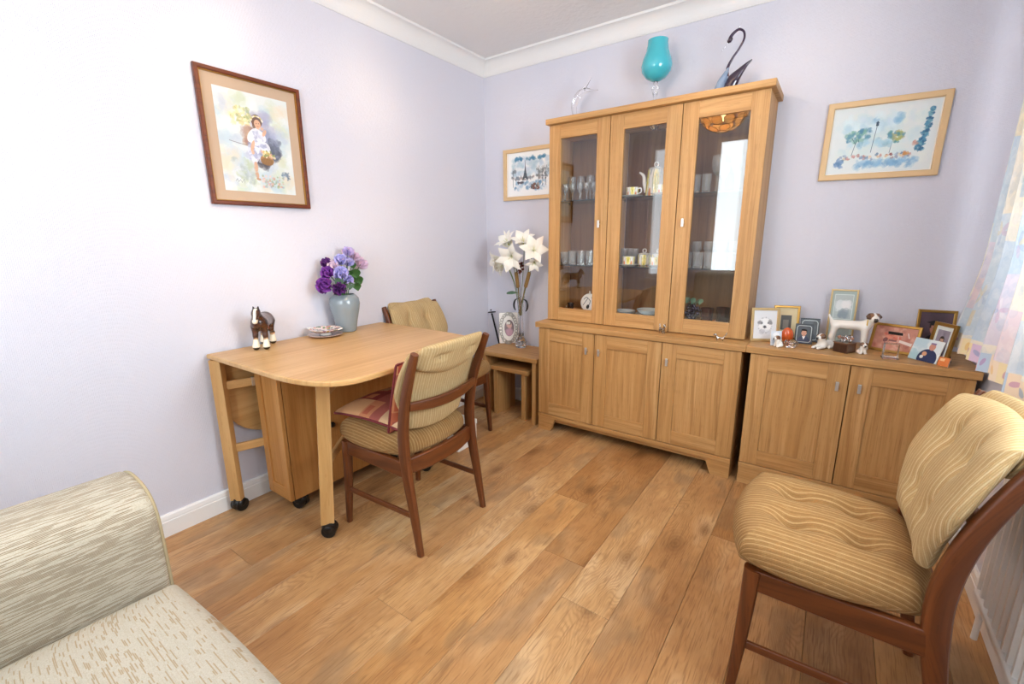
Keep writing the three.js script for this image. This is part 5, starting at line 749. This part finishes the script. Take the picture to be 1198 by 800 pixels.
  standFrame('loose snapshot of a person in navy leaning on a gold frame', [2.512, .262], [2.592, .342], .094, 0, null, { t: .002, tex: canvasTex(320, 260, (c, w, h) => { c.fillStyle = '#dfe9ec'; c.fillRect(0, 0, w, h); const r = rng(3); wash(c, r, 90, 60, 90, '#bcd6e0', 12, .3); wash(c, r, 60, 200, 80, '#a9cdd8', 10, .3); c.fillStyle = '#25305a'; c.beginPath(); c.ellipse(200, 220, 105, 110, 0, 0, 7); c.fill(); c.fillStyle = '#c98f7c'; c.beginPath(); c.ellipse(215, 80, 34, 42, 0, 0, 7); c.fill(); c.fillStyle = '#8f7aa0'; c.fillRect(186, 32, 58, 20); c.fillStyle = '#d9a27c'; c.beginPath(); c.arc(160, 170, 26, 0, 7); c.fill(); c.fillStyle = '#e9e6e0'; c.beginPath(); c.arc(140, 210, 20, 0, 7); c.fill(); }), lean: .3, strut: false, name: 'snapshot', cat: 'photo' });
  standFrame('small orange card leaning beside the snapshot', [2.594, .352], [2.624, .372], .036, 0, null, { t: .002, tex: canvasTex(64, 64, (c) => { c.fillStyle = '#d9782c'; c.fillRect(0, 0, 64, 64); c.fillStyle = '#f0c08a'; c.fillRect(8, 8, 26, 20); }), lean: .3, strut: false, name: 'small_card', cat: 'card' });
  standFrame('pale card with dog picture standing before the gold frame', [1.998, .322], [2.042, .300], .07, 0, null, { t: .002, tex: canvasTex(128, 200, (c, w, h) => { c.fillStyle = '#d3d9e0'; c.fillRect(0, 0, w, h); const r = rng(5); wash(c, r, 64, 60, 40, '#eef0f2', 12, .4); wash(c, r, 50, 140, 40, '#b9c4d0', 10, .4); }), lean: .2, strut: false, name: 'small_card', cat: 'card' });
  // terrier ornaments
  const spots = (hx, hy, hr) => (x, y, z) => { const d = Math.hypot(x - hx, y - hy, z) / hr; if (x > hx + hr * 1.15 && y < hy + hr * .05 && Math.abs(z) < hr * .34) return '#1b1716'; if (Math.abs(z) > hr * .72 && y > hy - hr * .3 && d < 2.4) return '#5d3c26'; if (d < 1.35 && Math.hypot(x - hx - hr * .75, y - hy - hr * .3, Math.abs(z) - hr * .42) < hr * .26) return '#1b1614'; if (d < 1.5 && y > hy - hr * .2 && Math.abs(z) > hr * .2 && x < hx + hr * 1.0) return '#8a5c38'; return '#efe9df'; };
  const head = (x, y, r) => [[x, y, 0, r, x + r * .3, y, 0, r * .9], [x + r * .7, y - r * .25, 0, r * .55, x + r * 1.4, y - r * .35, 0, r * .36], [x - r * .1, y + r * .55, r * .7, r * .3, x + r * .15, y + r * .25, r * 1.1, r * .22], [x - r * .1, y + r * .55, -r * .7, r * .3, x + r * .15, y + r * .25, -r * 1.1, r * .22]];
  // large standing terrier, facing right and out
  { const r = .0225, B = [[-.062, .108, 0, .02, .05, .112, 0, .022], [.05, .115, 0, .021, .074, .142, 0, .016], ...head(0, 0, r).map(b => { const o = b.slice(), T2 = k => { const X = o[k], Z = o[k + 2], c = Math.cos(1.15), n = Math.sin(1.15); o[k] = .076 + X * c - Z * n; o[k + 1] += .152; o[k + 2] = X * n + Z * c; }; T2(0); T2(4); return o; }), [-.078, .118, 0, .007, -.092, .148, 0, .004]]; for (const s of [1, -1]) B.push([.052, .1, s * .012, .014, .056, .012, s * .014, .0085], [.056, .007, s * .014, .007, .066, .007, s * .014, .0065], [-.06, .1, s * .012, .016, -.07, .05, s * .013, .009], [-.07, .05, s * .013, .009, -.064, .012, s * .014, .008], [-.064, .007, s * .014, .007, -.054, .007, s * .014, .0065]); const g = thing('terrier_figurine', 'largest white terrier ornament standing with a yellow collar', 'figurine', [2.305, W0, .185], -.18, 'white and brown terrier ornaments'); const bd = part(g, 'body', blob(B, .0028, .004, (x, y, z) => { const c = Math.cos(1.15), n = Math.sin(1.15), X = x - .076; return spots(0, 0, r)(X * c + z * n, y - .152, -X * n + z * c); }), M.painted); part(g, 'collar', new THREE.TorusGeometry(.0225, .0026, 8, 24), std({ color: '#d9b23c', roughness: .4 }), [.059, .126, 0], [0, Math.PI / 2, .6]); }
  // terrier lying with paws forward
  { const r = .0165, B = [[-.03, .02, 0, .018, .015, .022, 0, .018], [.015, .028, 0, .017, .024, .042, 0, .014], ...head(.026, .056, r)]; for (const s of [1, -1]) B.push([.02, .012, s * .012, .009, .055, .007, s * .012, .0062], [-.03, .012, s * .016, .011, -.008, .007, s * .019, .006]); const g = thing('terrier_figurine', 'white terrier ornament lying with front paws stretched out', 'figurine', [2.212, W0, .252], Math.PI - .35, 'white and brown terrier ornaments'); part(g, 'body', blob(B, .0022, .0032, spots(.026, .056, r)), M.painted); g.rotation.y = -2.2; }
  // small sitting terriers
  const sit = (label, x, z, k, turn) => { const r = .0125, B = [[-.006, .016, 0, .0135, .004, .03, 0, .0105], ...head(.008, .044, r)]; for (const s of [1, -1]) B.push([.008, .028, s * .006, .0062, .013, .005, s * .0075, .0042], [-.006, .01, s * .011, .009, .01, .004, s * .0125, .004]); const g = thing('terrier_figurine', label, 'figurine', [x, W0, z], turn, 'white and brown terrier ornaments'); part(g, 'body', blob(B, .0017, .0024, spots(.008, .044, r)), M.painted); g.scale.setScalar(k); return g; };
  sit('tiny sitting terrier ornament right of the brown box', 2.353, .285, .95, -1.25); sit('small sitting terrier ornament in front of the pale card', 2.032, .335, .98, -2.4);
  // brown box, crystal group, glass pieces, orange ornament
  const bx = thing('trinket_box', 'small brown panelled wooden box among the terriers', 'box', [2.288, W0, .282], -.55); const bm = std({ color: '#5a3a28', roughness: .25 }); part(bx, 'body', rbox(.062, .042, .062, 0, .021, 0, 'y', .002), bm); for (const s of [-1, 1]) { part(bx, 'panel', rbox(.026, .034, .002, s * .0145, .021, .0315, 'y', .0008), std({ color: '#452a1e', roughness: .15 })); part(bx, 'panel', rbox(.002, .034, .026, -.0315, .021, s * .0145, 'y', .0008), std({ color: '#6b4630', roughness: .15 })); } part(bx, 'lid', rbox(.066, .004, .066, 0, .0442, 0, 'y', .001), std({ color: '#7a5a44', roughness: .1 }));
  const cr = thing('crystal_ornament', 'sparkling peach and clear crystal cluster on the brown box', 'ornament', [2.288, W0 + .0465, .282]); const q = rng(21); for (let k = 0; k < 15; k++) part(cr, 'crystal', new THREE.OctahedronGeometry(.0075 + q() * .004, 0), k % 3 ? M.glass : phys({ color: '#d9a58c', roughness: .1, transmission: .6, thickness: .01 }), [(q() - .5) * .052, .008 + q() * .018, (q() - .5) * .045], [q() * 3, q() * 3, 0]);
  const gb = thing('glass_block', 'clear glass block paperweight near the sideboard edge', 'paperweight', [2.447, W0, .322], .15); part(gb, 'block', rbox(.05, .058, .034, 0, .0295, 0, 'y', .003, 2), M.glass); part(gb, 'base', rbox(.056, .008, .04, 0, .0, 0, 'y', .002).translate(0, .004, 0), M.glass); gb.children[0].position.y = .008;
  const gd = thing('cut_glass_bowl', 'small round cut glass bowl beside the schoolboy photo', 'bowl', [2.082, W0, .308]); part(gd, 'bowl', facet(lathe([[0, 0], [.018, 0], [.028, .012], [.029, .024], [.024, .032], [.021, .032], [.024, .022], [.02, .008], [0, .006]], 12)), M.glass);
  const eg = thing('orange_ornament', 'glossy orange oval ornament behind the small terrier', 'ornament', [2.058, W0, .245], .3); part(eg, 'body', new THREE.SphereGeometry(.03, 24, 18).scale(.9, 1.25, .7).translate(0, .044, 0), phys({ color: '#c8531c', roughness: .2, clearcoat: .7 })); part(eg, 'foot', new THREE.CylinderGeometry(.014, .018, .012, 20).translate(0, .006, 0), phys({ color: '#8a3a18', roughness: .3 }));
  // two little metal dogs on the worktop in front of the display cabinet
  const met = std({ color: '#b9b4ac', metalness: 1, roughness: .22 });
  const B1 = [[-.014, .026, 0, .006, .014, .026, 0, .006], [.016, .03, 0, .005, .02, .044, 0, .005], [.02, .045, 0, .0055, .027, .042, 0, .0035], [.018, .05, .004, .0022, .017, .056, .005, .0015], [.018, .05, -.004, .0022, .017, .056, -.005, .0015], [-.018, .03, 0, .003, -.022, .05, 0, .0022]]; for (const s of [1, -1]) B1.push([.013, .022, s * .005, .0035, .015, .003, s * .0055, .0028], [-.013, .022, s * .005, .0038, -.015, .003, s * .0055, .0028]);
  const d1 = thing('metal_dog', 'little silver dog ornament standing on the worktop edge', 'figurine', [1.474, W0, .325], -.6); part(d1, 'body', blob(B1, .0015, .0018), met);
  const B2 = [[-.012, .016, 0, .0052, .014, .014, 0, .005], [-.014, .018, 0, .0045, -.022, .028, 0, .004], [-.022, .03, 0, .0065, -.03, .027, 0, .004], [.016, .018, 0, .0022, .026, .034, 0, .0016], [.026, .034, 0, .0016, .03, .046, 0, .0012]]; for (const s of [1, -1]) B2.push([-.011, .012, s * .0045, .003, -.014, .0028, s * .005, .0026], [.012, .012, s * .0045, .0034, .013, .0028, s * .005, .0026]);
  const d2 = thing('metal_dog', 'little silver dachshund ornament with raised tail on the worktop', 'figurine', [1.775, W0, .345], .12); part(d2, 'body', blob(B2, .0014, .0018), met);
}

renderer.render(scene, camera);
